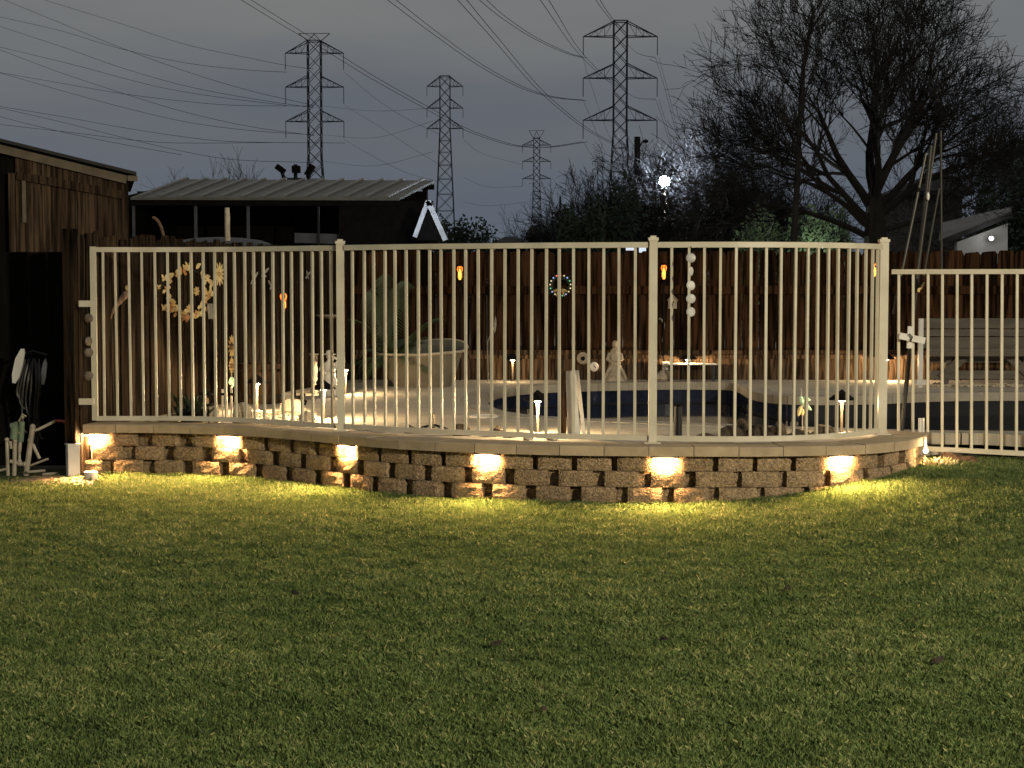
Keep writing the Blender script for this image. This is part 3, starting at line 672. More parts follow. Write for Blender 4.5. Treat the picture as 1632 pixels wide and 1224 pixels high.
for lab, pts in (
    ('faint power line from the top right insulator of the left pylon to the second pylon', [(549, 115), (600, 158), (650, 190), (700, 214)]),
    ('faint power line from the middle right insulator of the left pylon', [(549, 168), (610, 205), (660, 238), (700, 262)]),
    ('faint power line from the lowest right insulator of the left pylon', [(549, 223), (600, 252), (650, 276), (700, 290)]),
    ('faint nearly level power line between the left pylons at middle arm height', [(505, 168), (600, 177), (690, 172)]),
    ('faint nearly level power line between the left pylons at lower arm height', [(505, 214), (600, 219), (690, 193)]),
    ('faint low sagging power line between the left pylons', [(505, 256), (600, 264), (690, 242)]),
    ('faint power line sagging from the second pylon towards the small one', [(738, 222), (770, 245), (830, 262)]),
    ('faint lowest power line between the second and the small pylon', [(738, 283), (780, 298), (833, 297)]),
    ('faint power line low between the second and small pylons', [(738, 322), (780, 328), (840, 322)])):
    wire(lab, pts, 345, 420 if pts[0][0] < 700 else 540, r=.04)
# ------------------------------------------------------------------ trees
def grow(tr, cr_, p, d, ln, r, lev, maxlev, rnd, spread, up, kids, shrink=.68, seg=5, twist=.16):
    pts = [p.copy()]; rad = [r]; q = p.copy(); d = d.normalized(); kp = []
    for i in range(seg):
        d = (d+V((rnd.gauss(0, twist), rnd.gauss(0, twist), rnd.gauss(0, twist)+up*.12))).normalized()
        q = q+d*(ln/seg); pts.append(q.copy()); rad.append(max(r*(1-.62*(i+1)/seg), .0042)); kp.append((q.copy(), d.copy(), rad[-1]))
    (tr if lev <= 1 else cr_).tube(pts, rad, 6 if lev == 0 else 4 if lev < 3 else 3, cap=False)
    if lev >= maxlev: return
    n_ = kids[min(lev, len(kids)-1)]
    for k in range(n_):
        t_ = rnd.uniform(.25, 1) if lev else rnd.uniform(.35, 1); i = min(int(t_*seg), seg-1)
        o_, dd, rr = kp[i]; ax = dd.orthogonal().normalized(); ax.rotate(Matrix.Rotation(rnd.uniform(0, 2*PI), 3, dd))
        a_ = rnd.uniform(.35, 1.0)*spread; nd = dd*math.cos(a_)+ax*math.sin(a_); nd.z += up*.25
        grow(tr, cr_, o_, nd, ln*shrink*rnd.uniform(.7, 1.15), max(rr*rnd.uniform(.5, .72), .0042), lev+1, maxlev, rnd, spread, up, kids, shrink, max(3, seg-1) if lev < 3 else 3, twist)
def tree(label, px, d, limbs, ln, r, maxlev, kids, seed, spread=.75, up=.25, mt='bark', mc='twig', name='bare_tree', cat='tree', shrink=.68, group='leafless trees behind the far fence', extra=None, trunk=None, scz=1):
    rnd = random.Random(seed); base = V((X(px, d), d, 0)); t = T(name, label, cat, base, group)
    tr, c = B(), B()
    if trunk: tr.tube([base+V(q) for q in trunk[0]], trunk[1], 8, cap=False)
    for (off, dr, l_, rr) in limbs:
        grow(tr, c, base+V(off), V(dr), ln*l_, r*rr, 1, maxlev, rnd, spread, up, kids, shrink)
    tr.build('trunk', mt, t); c.build('crown', mc, t)
    return t
D = 30
limbs = [((0, 0, 2.9), (-.15, .1, 1), 1.25, 1), ((.02, 0, 3.0), (.3, -.1, 1), 1.15, .95), ((0, 0, 2.6), (-.55, .2, 1), 1.25, .9), ((0, 0, 2.7), (.65, .2, 1), 1.1, .85), ((0, 0, 2.4), (-1.0, -.1, .75), 1.25, .8),
         ((0, 0, 2.5), (1.1, -.1, .75), 1.05, .75), ((0, 0, 2.8), (0, -.6, 1), 1.2, .8), ((0, 0, 2.9), (.1, .6, 1), 1.2, .8), ((0, 0, 2.15), (-1.4, .1, .50), 1.25, .62), ((0, 0, 2.3), (-1.2, -.4, .8), 1.2, .7), ((0, 0, 2.3), (1.2, .3, .35), 1.0, .55), ((0, 0, 2.9), (-.35, -.3, 1), 1.25, .75)]
tree('big leafless tree with many spreading limbs at the upper right', 1392, D, limbs, 1.66, .095, 5, [0, 8, 7, 5, 4], 3, .78, .20, shrink=.64,
     trunk=([(0, 0, -.1), (.02, 0, .6), (0, 0, 1.5), (.02, 0, 2.3), (0, .02, 2.8), (0, .05, 3.2)], [.27, .24, .21, .20, .15, .07]))
# slender dark stem left of it
rnd = random.Random(5); D = 26
q0 = P(1262, 420, D); q0.z = 0; pl = [q0, P(1265, 385, D), P(1270, 300, D), P(1274, 200, D), P(1280, 110, D), P(1289, 55, D), P(1297, 10, D)]
t = T('bare_tree', 'slender dark tree stem rising straight just left of the big tree', 'tree', q0, 'leafless trees behind the far fence')
tr, c = B(), B(); pl = cr(pl, 4); tr.tube(pl, [.062*(1-.75*i/len(pl)) for i in range(len(pl))], 7)
for i in range(6, len(pl)-1):
    for k in range(2):
        grow(tr, c, pl[i], V((rnd.uniform(-1, 1), rnd.uniform(-.7, .7), .7)), rnd.uniform(.4, .8), .013, 2, 4, rnd, .7, .3, [0, 0, 4, 4])
tr.build('trunk', 'bark', t); c.build('crown', 'twig', t)
def bush(label, px, d, w, h, seed, n=11, mt='bark', mc='twig', lev=5, kids=(0, 6, 6, 5, 4), name='bare_tree', group='leafless trees behind the far fence', z0=.3):
    rnd = random.Random(seed); L_ = []
    for i in range(n):
        a = 2*PI*i/n+rnd.uniform(-.3, .3); s_ = rnd.uniform(.15, 1)
        L_.append(((0, 0, z0), (math.cos(a)*s_*w/h, math.sin(a)*s_*w/h*.7, 1), rnd.uniform(.75, 1.1), rnd.uniform(.6, 1)))
    return tree(label, px, d, L_, h*.62, .06, lev, list(kids), seed+1, .8, .22, mt, mc, name, shrink=.60, group=group)
bush('broad twiggy tree just behind the glowing street lamp', 1090, 47.4, 2.8, 4.1, 11, 26, mc='twiggrey')
bush('dense dark twiggy tree left of the glowing street lamp', 975, 42, 1.7, 3.5, 12, 26)
bush('dark tangled tree right of the street lamp, left of the slender stem', 1195, 40, 2.0, 3.5, 13, 28)
bush('low dark tangled tree under the street lamp', 1045, 38, 1.5, 2.0, 14, 14)
bush('tall thin twigged tree at the right edge behind the dark house', 1640, 44, 2.4, 5.2, 15, 10)
bush('twiggy leafless bush behind the barn roof', 365, 48, 2.2, 3.5, 16, 26, lev=4, kids=(0, 8, 7, 5, 4), name='bare_bush', group=None)
bush('low dark leafless tree between the second and small pylons', 830, 70, 1.6, 3.0, 17, 8, lev=4)
def leafy(label, px, d, w, dp, h, n, seed, m_, name='leafy_shrub', z0=0, sz=.09, group='leafy shrubs behind the far fence', stem='bark'):
    r_ = np.random.default_rng(seed); base = V((X(px, d), d, 0)); t = T(name, label, 'shrub', base, group); b = B(); k = 0
    cl = [(r_.uniform(-w, w)*.75, r_.uniform(-dp, dp)*.75, z0+h*r_.uniform(.25, .82), r_.uniform(.22, .4)) for _ in range(16)]
    for _ in range(n):
        c = cl[r_.integers(len(cl))]; v = r_.normal(size=3); v /= np.linalg.norm(v); rr = c[3]*(r_.random()**.4)
        q = base+V((c[0]+v[0]*rr*w, c[1]+v[1]*rr*dp, c[2]+v[2]*rr*h*.8)); u = V(r_.normal(size=3)).normalized(); x_ = u.orthogonal().normalized(); s_ = sz*r_.uniform(.6, 1.3)
        b.add([q-x_*s_*.35, q+u*s_*.6, q+x_*s_*.35, q-u*s_*.6], [(0, 1, 2, 3)])
    b.build('foliage', m_, t); s_ = B()
    for c in cl: s_.tube([base, base+V((c[0]*.5, c[1]*.5, c[2]*.5)), base+V((c[0], c[1], c[2]))], [.03, .02, .008], 4, cap=False)
    s_.build('stem', stem, t); return t
leafy('pale green leafy shrub lit from below beside the slender stem', 1308, 33, .75, .6, 3.1, 6000, 1, 'leafgreen', sz=.085)
leafy('grey green leafy shrub left of the slender stem', 1225, 34, .95, .6, 2.9, 6000, 2, 'leafgreen', sz=.085)
leafy('low dark evergreen shrub beside the A shaped frame', 745, 60, 1.4, .8, 3.9, 4200, 3, 'leafdark', sz=.13)
leafy('dark evergreen shrub below the small distant pylon', 905, 58, 1.4, .8, 3.9, 4200, 4, 'leafdark', sz=.13)
leafy('black leafy tree at the right edge above the lit roof', 1625, 40, 1.0, .8, 4.6, 5200, 5, 'leafdark', name='leafy_tree', sz=.12, z0=.4)
leafy('dark leafy tree behind the low dark roof of the house', 1585, 50, .9, .8, 3.8, 4200, 6, 'leafdark', name='leafy_tree', sz=.12)
leafy('dark evergreen mass at the foot of the dense dark tree', 960, 37, 1.0, .7, 3.6, 6000, 7, 'leafdark', sz=.10)
q = P(912, 385, 62); q.z = 0; single(B().lathe([(.05, 0), (.13, .6), (.16, 2), (.13, 3.2), (.03, 4.45)], q, 7), 'cypress', 'leafdark', 'narrow dark column cypress left of the dark trees', 'tree')
# ------------------------------------------------------------------ far houses, utility pole, street lamp
q = P(1015, 400, 60); q.z = 0
t = T('utility_pole', 'thick dark utility pole with a small lamp head beside the tallest pylon', 'utility pole', q)
B().tube([q, V((q.x, q.y, P(1015, 218, 60).z))], [.12, .105], 8).build('pole', 'bark', t)
B().tube([P(1018, 236, 60), P(1024, 226, 60), P(1029, 223, 60)], .03, 6).build('lamp_arm', 'darkmetal', t)
B().ball(P(1029, 225, 60), (.10, .10, .07)).build('lamp_head', 'darkmetal', t)
q = P(890, 400, 70); q.z = 0
t = T('utility_pole', 'thin far pole with a single cross arm over the dark shrubs', 'utility pole', q)
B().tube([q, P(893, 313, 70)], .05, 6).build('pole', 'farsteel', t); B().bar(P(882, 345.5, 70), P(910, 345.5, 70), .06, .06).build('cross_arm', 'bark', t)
q = P(1059, 400, 45); q.z = 0
t = T('street_lamp', 'blazing blue white street lamp shining through bare twigs', 'street lamp', q)
B().tube([q, P(1059.5, 305, 45)], [.05, .035], 8).build('pole', 'stone', t)
B().lathe([(.06, -.20), (.10, -.17), (.03, -.14)], P(1059, 290, 45), 10).build('lamp_holder', 'darkmetal', t)
B().ball(P(1059, 289, 45), .15, 14, 8).build('globe', 'streetglow', t)
lp = P(1059, 289, 45); point_light('street_lamp_light', lp+V((0, -.45, 0)), 1000, (.78, .88, 1.0), .15); point_light('street_lamp_back', lp+V((0, .5, .1)), 700, (.78, .88, 1.0), .15)
def house(label, d, eave, ridge, walls, mroof, mwall, dep=5, extra=None):
    xs = (eave[0][0]+eave[1][0])/2; t = T('house', label, 'house', V((X(xs, d), d, 0)))
    a, b_ = P(*eave[0], d), P(*eave[1], d); r0, r1 = P(*ridge[0], d+dep/2), P(*ridge[1], d+dep/2)
    a2, b2 = a+V((0, dep, 0)), b_+V((0, dep, 0))
    rb = B().add([a, b_, r1, r0, a2, b2]+[v-V((0, 0, .15)) for v in (a, b_, a2, b2)], [(0, 1, 2, 3), (4, 3, 2, 5), (0, 3, 4), (1, 5, 2), (0, 6, 7, 1), (4, 5, 9, 8), (0, 4, 8, 6), (1, 7, 9, 5), (6, 8, 9, 7)])
    rb.build('roof', mroof, t)
    x0, x1 = X(walls[0], d), X(walls[1], d); z1 = min(a.z, b_.z)-.16
    B().box(((x0+x1)/2, d+dep/2, z1/2), (x1-x0, dep-.8, z1)).build('wall', mwall, t)
    B().bar(a+V((0, -.02, -.08)), b_+V((0, -.02, -.08)), .03, .14).build('fascia', 'houseroof', t)
    return t
t = house('dark hip roofed house with a dim brown wall behind the big tree', 55, ((1440, 303), (1553, 303)), ((1480, 278), (1500, 272)), (1455, 1536), 'houseroof', 'housewall')
B().box((X(1502, 54.9), 55.36, P(0, 316, 55).z), (.5, .06, .28)).build('window', 'darkmetal', t)
# carport gable with a grey sloping roof and a lit pale gable wall
D = 36
t = T('garage', 'grey sloping garage roof with a pale gable wall and a lit lamp at the right', 'garage', V((X(1570, D), D, 0)))
B().prism([P(1496, 388, D), P(1612, 341, D), P(1612, 334, D+3), P(1500, 360, D+3)], (0, 0, .07)).build('roof', 'greyroof', t)
B().prism([P(1525, 386, D+.3), P(1606, 356, D+.3), P(1606, 420, D+.3), P(1525, 420, D+.3)], (0, .2, 0)).build('gable_wall', 'dimwall', t)
B().bar(P(1496, 388, D-.02), P(1612, 342, D-.02), .04, .10).build('barge_board', 'houseroof', t)
B().ball(P(1580, 380, D-.05), (.05, .05, .045)).build('lamp', 'yardglow', t)
point_light('garage_lamp', P(1580, 379, D-.22), 5, (.9, .93, 1), .04)
for lab, d, ev, rg, wl in (('small dark gable roof low behind the far fence left of middle', 62, ((785, 386), (842, 386)), ((805, 377), (822, 377)), (790, 838)), ('dark flat roofed house beside the small distant pylon', 75, ((838, 372), (925, 368)), ((846, 360), (915, 358)), (842, 920))):
    house(lab, d, ev, rg, wl, 'houseroof', 'black')
# small lights glimpsed over the far fence
for lab, px, py, sx, sz_ in (('bright pale patch of a lit window over the far fence, left of the middle post', 1004, 396.5, .14, .12), ('smaller bright lit window patch over the far fence beside the bigger one', 1027 if 0 else 1024, 396, .12, .14)):
    q = P(px, py, 30); t = T('lit_window', lab, 'window', q-V((0, 0, sz_/2)), 'lit windows glimpsed over the far fence'); B().box(q, (sx, .03, sz_)).build('pane', 'windowglow', t); B().box(q+V((0, .04, 0)), (sx+.06, .03, sz_+.06)).build('frame', 'black', t)
q = P(1311, 392.5, 26); t = T('yard_light', 'tiny white yard light at the top of the far fence right of the slender stem', 'lamp', q)
B().ball(q, .028, 8, 6).build('bulb', 'yardglow', t); B().tube([V((q.x, q.y+.05, 0)), q+V((0, .03, -.02))], .02, 6).build('stake', 'black', t)
point_light('yard_light_lamp', P(1292, 388, 31.4), 120, (.85, 1, .82), .05)
# ------------------------------------------------------------------ mushroom path lights
def path_light(px, py, label, sc=1.0, e=4.5):
    q = G(px, py, DZ); t = T('path_light', label, 'path light', q, 'black capped mushroom path lights round the pool')
    B().lathe([(.010, 0), (.011, .12), (.013, .19), (.017, .226)], q, 12).build('stem', 'stemtan', t)
    B().lathe([(.018, .227), (.026, .230), (.026, .238), (.012, .242)], q, 12).build('bulb', 'whiteglow', t)
    B().lathe([(.010, .243), (.098, .241), (.099, .246), (.066, .270), (.034, .292), (.016, .306), (.005, .316)], q, 20).build('shade', 'black', t)
    point_light('path_light_lamp', q+V((0, -.07, .218)), e*2.6, WARM, .015); return q, t
PL = [(410, 656, 'path light on the pale gravel in front of the wooden barrel planter', 11), (516, 668, 'path light whose black cone cap stands before the white lady statue', 24), (857, 691, 'path light standing left of the leaning white boards', 17),
      (817, 608, 'path light far back by the fence right of the bathtub', 2.2), (1096, 607.2, 'path light far back lighting the bright fence boards', 14), (1341, 690, 'path light at the right behind the curved fence panel', 3.5), (1412, 607.0, 'path light hidden behind the right end fence post', 12), (551, 628, 'path light with a pale stem beside the white lady statue', 14)]
q, proto = path_light(*PL[0][:3], e=PL[0][3]); pq = q
for px, py, lab, e_ in PL[1:]:
    q = G(px, py, DZ); again(proto, q, lab); point_light('path_light_lamp', q+V((0, -.07, .218)), e_*2.6, WARM, .015)
# ------------------------------------------------------------------ flame torches
def torch(px, y0, y1, d, label, lean=None):
    top = P(px, y0, d); bot = P(px, y1, d); hgt = top.z-bot.z; foot = lean or V((bot.x, bot.y, DZ))
    t = T('torch', label, 'torch', foot, 'flame torches by the fences')
    B().tube([foot, bot+V((0, 0, -.02))], .011, 8).build('pole', 'black', t)
    B().lathe([(.016, -.03), (.032, -.005), (.032, .004)], bot, 10).build('bowl', 'black', t)
    b = B()
    for k in range(6):
        a = PI*k/3; b.bar(bot+V((.034*math.cos(a), .034*math.sin(a), 0)), bot+V((.030*math.cos(a), .030*math.sin(a), hgt)), .005)
    cage = b.build('cage', 'black', t); cage['kind'] = 'stuff'
    B().lathe([(.036, 0), (.038, .008), (.012, .024)], top, 10).build('lid', 'black', t)
    B().lathe([(.010, 0), (.022, hgt*.15), (.021, hgt*.45), (.010, hgt*.62), (.004, hgt*.75)], bot+V((0, 0, .008)), 8).build('flame', 'flamecore', t)
    for sx in (-1, 1):
        fl_ = cr([bot+V((sx*.008, -.006, hgt*.45)), bot+V((sx*.020, -.006, hgt*.66)), bot+V((sx*.026, -.006, hgt*.84)), bot+V((sx*.012, -.006, hgt*.97)), bot+V((sx*.002, -.006, hgt*.84))], 3)
        B().tube(fl_, .006, 5).build('flame_tongue', 'flame', t)
    point_light('torch_lamp', (top+bot)/2+V((0, -.05, 0)), 1.0, (1, .36, .08), .02)
torch(733, 424, 447, YB-.16, 'flame torch in front of the far fence left of the light wreath')
torch(1058, 422, 446, YB-.16, 'flame torch in front of the far fence just right of the middle post')
torch(1393, 420, 442, YB-.16, 'flame torch in front of the far fence at the right end post')
torch(452, 467, 495, 16.0, 'flame torch on a leaning pole before the left fence', V((X(473, 16.0), 15.9, DZ)))
# ------------------------------------------------------------------ ornaments on the left fence
def LFp(px, py, off=.02):     # point on the left fence's face
    r, fy, fz = ray(px, py); a = CA+LFN*off
    t_ = (a.x*LFN.x+a.y*LFN.y)/(r*LFN.x+fy*LFN.y); return V((r*t_, fy*t_, H+fz*t_))
def petals(lst, m_, name, label, cat, group=None, off=.03, wk=1.0):
    b = B()
    for (x0, y0, x1, y1, w) in lst:
        a = LFp(x0, y0, off); c = LFp(x1, y1, off+random.uniform(0, .02)); b.petal(a, c, w*.0066*wk, LFN, .3)
    return b
def thing_petals(name, label, cat, groups, px, py, group=None):
    t = T(name, label, cat, LFp(px, py, .02), group)
    for nm, m_, lst in groups:
        for q in lst: petals([q], m_, nm, '', '').build(nm, m_, t)
    return t
rr = random.Random(21); ring = {'creamleaf': [], 'gold': [], 'orangeleaf': []}
for i in range(74):
    a = rr.uniform(0, 2*PI); k = rr.uniform(.72, 1.12); cxp, cyp = 299+33*k*math.cos(a), 466+37*k*math.sin(a)
    da = a+rr.choice((-1, 1))*rr.uniform(.3, 1.5); ln = rr.uniform(8, 15)
    ring[rr.choice(('creamleaf', 'gold', 'orangeleaf', 'creamleaf'))].append((cxp, cyp, cxp+ln*.7*math.cos(da), cyp+ln*math.sin(da), rr.uniform(5.5, 8.5)))
for (fx_, fy2) in ((313, 464), (284, 437), (302, 492)):
    for k in range(7):
        a = 2*PI*k/7; ring['gold'].append((fx_, fy2, fx_+5.5*math.cos(a), fy2+8*math.sin(a), 4.5))
t = thing_petals('leaf_wreath', 'big metal wreath of cream, gold and orange leaves on the left wooden fence', 'wreath', [('leaf', k, v) for k, v in ring.items()], 297, 505)
b = B(); b.tube([LFp(299+33*math.cos(a_*PI/12), 466+37*math.sin(a_*PI/12), .018) for a_ in range(25)], .006, 5); b.build('hoop', 'darkmetal', t)
def butterfly(px, py, w, h, m_, label, rot=0):
    L_ = []
    for sx in (-1, 1):
        for dy, l_ in ((-1, 1), (.7, .75)):
            x_, y_ = sx*w*l_, dy*h*l_; L_.append((px, py, px+x_*math.cos(rot)-y_*math.sin(rot), py+x_*math.sin(rot)+y_*math.cos(rot), w*1.1))
    t = thing_petals('butterfly_ornament', label, 'ornament', [('wing', m_, L_)], px, py, 'butterfly ornaments on the left fence')
    B().tube([LFp(px, py-h*.6, .03), LFp(px, py+h*.6, .03)], .006, 5).build('body', 'darkmetal', t)
butterfly(262, 444, 5, 6, 'creamleaf', 'cream butterfly ornament at the upper left of the leaf wreath')
butterfly(253, 458, 3, 4, 'creamleaf', 'tiny cream butterfly ornament left of the leaf wreath')
butterfly(261, 491, 4, 6, 'creamleaf', 'cream butterfly ornament at the lower left of the leaf wreath')
butterfly(404, 446, 5, 14, 'greyleaf', 'tall pale butterfly ornament on the left fence right of the white daisy', .15)
butterfly(421, 436, 5, 11, 'greyleaf', 'pale butterfly ornament highest of the three near the leaning torch', .25)
butterfly(433, 456, 5, 10, 'greyleaf', 'pale butterfly ornament just above the leaning torch', -.1)
butterfly(490, 440, 3.5, 9, 'greyleaf', 'dim small butterfly ornament near the corner of the fences', .2)
L_ = []
for k in range(13):
    a = 2*PI*k/13; L_.append((349+1.5*math.cos(a), 437+2.5*math.sin(a), 349+10*math.cos(a), 437+20*math.sin(a), 4.2))
t = thing_petals('daisy_ornament', 'white daisy ornament with long petals on the left fence', 'ornament', [('petal', 'creamleaf', L_)], 349, 455)
B().ball(LFp(349, 437, .04), .022, 8, 5).build('centre', 'gold', t)
t = T('wall_lantern', 'dark wall lantern with pale panes below the white daisy', 'lantern', LFp(336, 505))
B().lathe([(.050, .0), (.052, .012), (.02, .035)], LFp(337, 482, .07), 6).build('roof', 'black', t)
for k, (x_, w) in enumerate(((332, .018), (337, .02), (342, .018))):
    B().bar(LFp(x_, 484, .07), LFp(336+(x_-337)*.4, 508, .07), w, .012).build('pane', 'greyleaf', t)
t = T('lizard_ornament', 'brown lizard ornament with a pale head climbing the left fence', 'ornament', LFp(178, 508))
B().tube(cr([LFp(205, 464, .03), LFp(198, 472, .035), LFp(190, 482, .035), LFp(182, 492, .03), LFp(176, 508, .02)], 4), [.012, .02, .026, .028, .027, .026, .024, .022, .02, .018, .016, .014, .012, .010, .008, .006, .004], 7).build('body', 'brownlizard', t)
B().ball(LFp(203, 459, .035), (.022, .02, .024)).build('head', 'creamleaf', t)
# sunflower stake
t = T('sunflower_stake', 'metal stake with two yellow sunflowers and a mint leaf by the barrel', 'ornament', LFp(369, 640, .25))
so = .30
for cx_, cy_, rx_, ry_ in ((369, 552, 5.5, 19), (369, 583, 4.6, 13)):
    for k in range(12):
        a = 2*PI*k/12; b = B(); b.petal(LFp(cx_+.3*rx_*math.cos(a), cy_+.3*ry_*math.sin(a), so), LFp(cx_+rx_*math.cos(a), cy_+ry_*math.sin(a), so), .024, LFN, .3); b.build('petal', 'gold', t)
    B().ball(LFp(cx_, cy_, so+.01), .022, 8, 5).build('flower_centre', 'brownlizard', t)
B().tube([LFp(369, 655, so), LFp(369, 600, so), LFp(369, 552, so-.01)], .006, 6).build('stalk', 'greyleaf', t)
b = B(); b.petal(LFp(364, 610, so), LFp(373, 603, so), .07, LFN, .3); b.petal(LFp(369, 618, so), LFp(373, 606, so), .05, LFN, .3); b.build('leaf', 'mintleaf', t)
# barrel planter
D = 15.6; q = P(415, 640, D); q.z = DZ
t = T('barrel_planter', 'wooden half barrel planter of upright staves by the left fence', 'planter', q)
R0 = 37/2750*D
st = boardmesh(.098, .36, .02, .002, 4).mesh('stave', 'kickwood')
for k in range(14):
    a = 2*PI*k/14; put(st, 'stave', t, q+V((R0*.93*math.cos(a), R0*.93*math.sin(a), .002)), a+PI/2, (1, 1, 1), 0, 0)
for z in (.07, .30):
    B().lathe([(R0*.985, z-.012), (R0*1.0, z-.012), (R0*1.0, z+.012), (R0*.985, z+.012)], q, 20).build('hoop', 'kickwood' if z > .2 else 'darkmetal', t)
B().lathe([(R0*.85, .20), (R0*.6, .23), (.05, .25)], q, 14).build('soil', 'soil', t)
# dark leafy pot, slab, lantern on crate, pale domed stone, white stakes
q = G(305, 680, DZ); t = T('potted_plant', 'dark leafy plant in a low pot by the left fence', 'potted plant', q)
B().lathe([(.07, 0), (.10, .10), (.105, .12), (.08, .12)], q, 12).build('pot', 'black', t); b = B()
for k in range(90):
    v = V((random.gauss(0, .06), random.gauss(0, .06), .10+abs(random.gauss(0, .06)))); b.petal(q+v*.6, q+v*1.05+V((0, 0, .01)), .03, (random.uniform(-1, 1), -1, .4))
b.build('leaves', 'leafdark', t)
q = G(262, 677, DZ); single(B().prism([q+V((-.16, 0, 0)), q+V((.11, -.03, 0)), q+V((.11, .10, 0)), q+V((-.16, .12, 0))], (0, 0, .05)).prism([q+V((.02, .0, .05)), q+V((.11, 0, .05)), q+V((.11, .05, .05)), q+V((.02, .05, .05))], (0, 0, .035)), 'paving_slab', 'stone', 'pale slab lying behind the left fence panel near the pot', 'slab')
q = G(335, 679, DZ); t = T('crate', 'pale tapered box under the black lantern', 'box', q)
B().add([q+V(v) for v in ((-.06, -.06, 0), (.075, -.06, 0), (.075, .06, 0), (-.06, .06, 0), (-.05, -.05, .15), (.055, -.05, .15), (.055, .05, .15), (-.05, .05, .15))], [(3, 2, 1, 0), (4, 5, 6, 7), (0, 1, 5, 4), (1, 2, 6, 5), (2, 3, 7, 6), (3, 0, 4, 7)]).build('body', 'stone', t)
B().box(q+V((.0, -.061, .07)), (.012, .006, .13)).build('corner_strip', 'darkrock', t)
q2 = q+V((-.03, 0, .152)); t = T('lantern', 'small black lantern sitting on the pale tapered box', 'lantern', q2)
B().lathe([(.055, 0), (.055, .012), (.045, .018)], q2, 12).build('base', 'black', t); B().lathe([(.058, .085), (.055, .095), (.02, .115), (.006, .12)], q2, 12).build('roof', 'black', t)
for k in range(4):
    a = PI/4+PI/2*k; B().bar(q2+V((.042*math.cos(a), .042*math.sin(a), .015)), q2+V((.042*math.cos(a), .042*math.sin(a), .09)), .008).build('corner_post', 'black', t)
B().lathe([(.025, .018), (.025, .06), (.01, .065)], q2, 10).build('candle', 'gold', t)
q = G(387, 680, DZ); t = T('domed_stone', 'pale domed stone ornament with a dark slot beside the sunflower stake', 'ornament', q)
B().lathe([(.075, .0), (.078, .09), (.070, .13), (.05, .165), (.02, .182), (.004, .186)], q, 16, .6).build('dome', 'palerock', t)
B().lathe([(.080, .03), (.082, .04), (.080, .05)], q, 16, .62).build('band', 'darkrock', t); B().box(q+V((.0, -.045, .09)), (.03, .012, .06)).build('slot', 'stone', t)
B().box(q+V((.085, -.02, .045)), (.012, .02, .03)).build('tag', 'darkred', t)
q = G(362, 668, DZ); t = T('picket_ornament', 'little bundle of white upright slats beside the sunflower stake', 'ornament', q)
for k, (dx, h_) in enumerate(((-.035, .24), (0, .20), (.035, .26))): B().box(q+V((dx, 0, h_/2)), (.014, .014, h_)).build('slat', 'white', t)
B().box(q+V((0, -.012, .20)), (.10, .008, .02)).build('crosspiece', 'black', t)
# pale gravel / rocks in the bed
RK = [rockmesh(i, .35).mesh('rock', 'palerock') for i in range(3)]; DR = [rockmesh(10+i, .55).mesh('rock', 'darkrock') for i in range(4)]
def rock(me, px, py, w, h, label, group, z=DZ, d_=.8):
    q = G(px, py, z); k = q.y/F; s_ = (w*k/2, w*k/2*d_, h*k)
    o = bpy.data.objects.new('rock', me); COL.objects.link(o); o.location = q+V((0, 0, s_[2]*.25)); o.scale = (s_[0], s_[1], s_[2]*.75); o.rotation_euler = (0, 0, random.uniform(0, 6)) if d_ == 1 else (0, 0, 0)
    return tag(o, label, 'rock', group)
gb = B(); rr = random.Random(9)
for k in range(260):
    px, py = rr.uniform(392, 505), rr.uniform(655, 679); q = G(px, py, DZ+.008); s_ = rr.uniform(.010, .026)
    o_ = len(gb.v); m_ = 5
    gb.ball(q, s_, 6, 3, (1, 1, .6))
tag(gb.build('gravel', 'palerock'), 'pale gravel on the bed round the mushroom light', kind='stuff')
rock(RK[0], 470, 660, 46, 24, 'big pale boulder under the dark frog ornament by the leaning torch', 'pale boulders left of the pool')
rock(RK[1], 489, 676, 26, 20, 'pale boulder leaning on the fence bottom left of the tall post', 'pale boulders left of the pool')
rock(RK[2], 455, 638, 24, 10, 'flat pale stone at the foot of the leaning torch', 'pale boulders left of the pool')
t = T('frog_ornament', 'dark crouching frog ornament on the pale boulder', 'ornament', G(478, 655, DZ)); q = G(478, 656, DZ)+V((0, -.03, .10))
B().ball(q, (.045, .045, .04)).build('body', 'black', t); B().ball(q+V((.03, -.02, .045)), (.025, .025, .022)).build('head', 'black', t)
for sx in (-1, 1): B().tube([q+V((sx*.03, 0, 0)), q+V((sx*.06, -.02, -.01)), q+V((sx*.045, -.03, -.04))], .012, 6).build('leg', 'black', t)
# white lady statue with flowers
q = G(520, 634, DZ); q.y += .3
t = T('statue', 'white statue of a lady in a hat holding flowers near the fence corner', 'statue', q)
body = B().lathe([(.10, 0), (.105, .03), (.085, .12), (.06, .19), (.05, .23), (.062, .27), (.06, .31), (.026, .335), (.022, .355)], q, 14, .8); body.ball(q+V((0, 0, .385)), (.032, .032, .038))
body.tube([q+V((-.055, 0, .31)), q+V((-.085, -.03, .25)), q+V((-.03, -.075, .22))], [.022, .019, .014], 7); body.tube([q+V((.055, 0, .31)), q+V((.085, -.03, .26)), q+V((.06, -.08, .28))], [.022, .019, .014], 7)
body.build('figure', 'white', t); B().lathe([(.062, .395), (.064, .402), (.034, .41), (.030, .435), (.008, .44)], q, 14).build('hat', 'white', t)
b = B()
for k in range(26):
    v = q+V((.085+random.gauss(0, .03), -.05+random.gauss(0, .02), .32+random.gauss(0, .06))); b.petal(v, v+V((random.uniform(-.04, .04), -.01, random.uniform(-.03, .05))), .03, (random.uniform(-.5, .5), -1, .3))
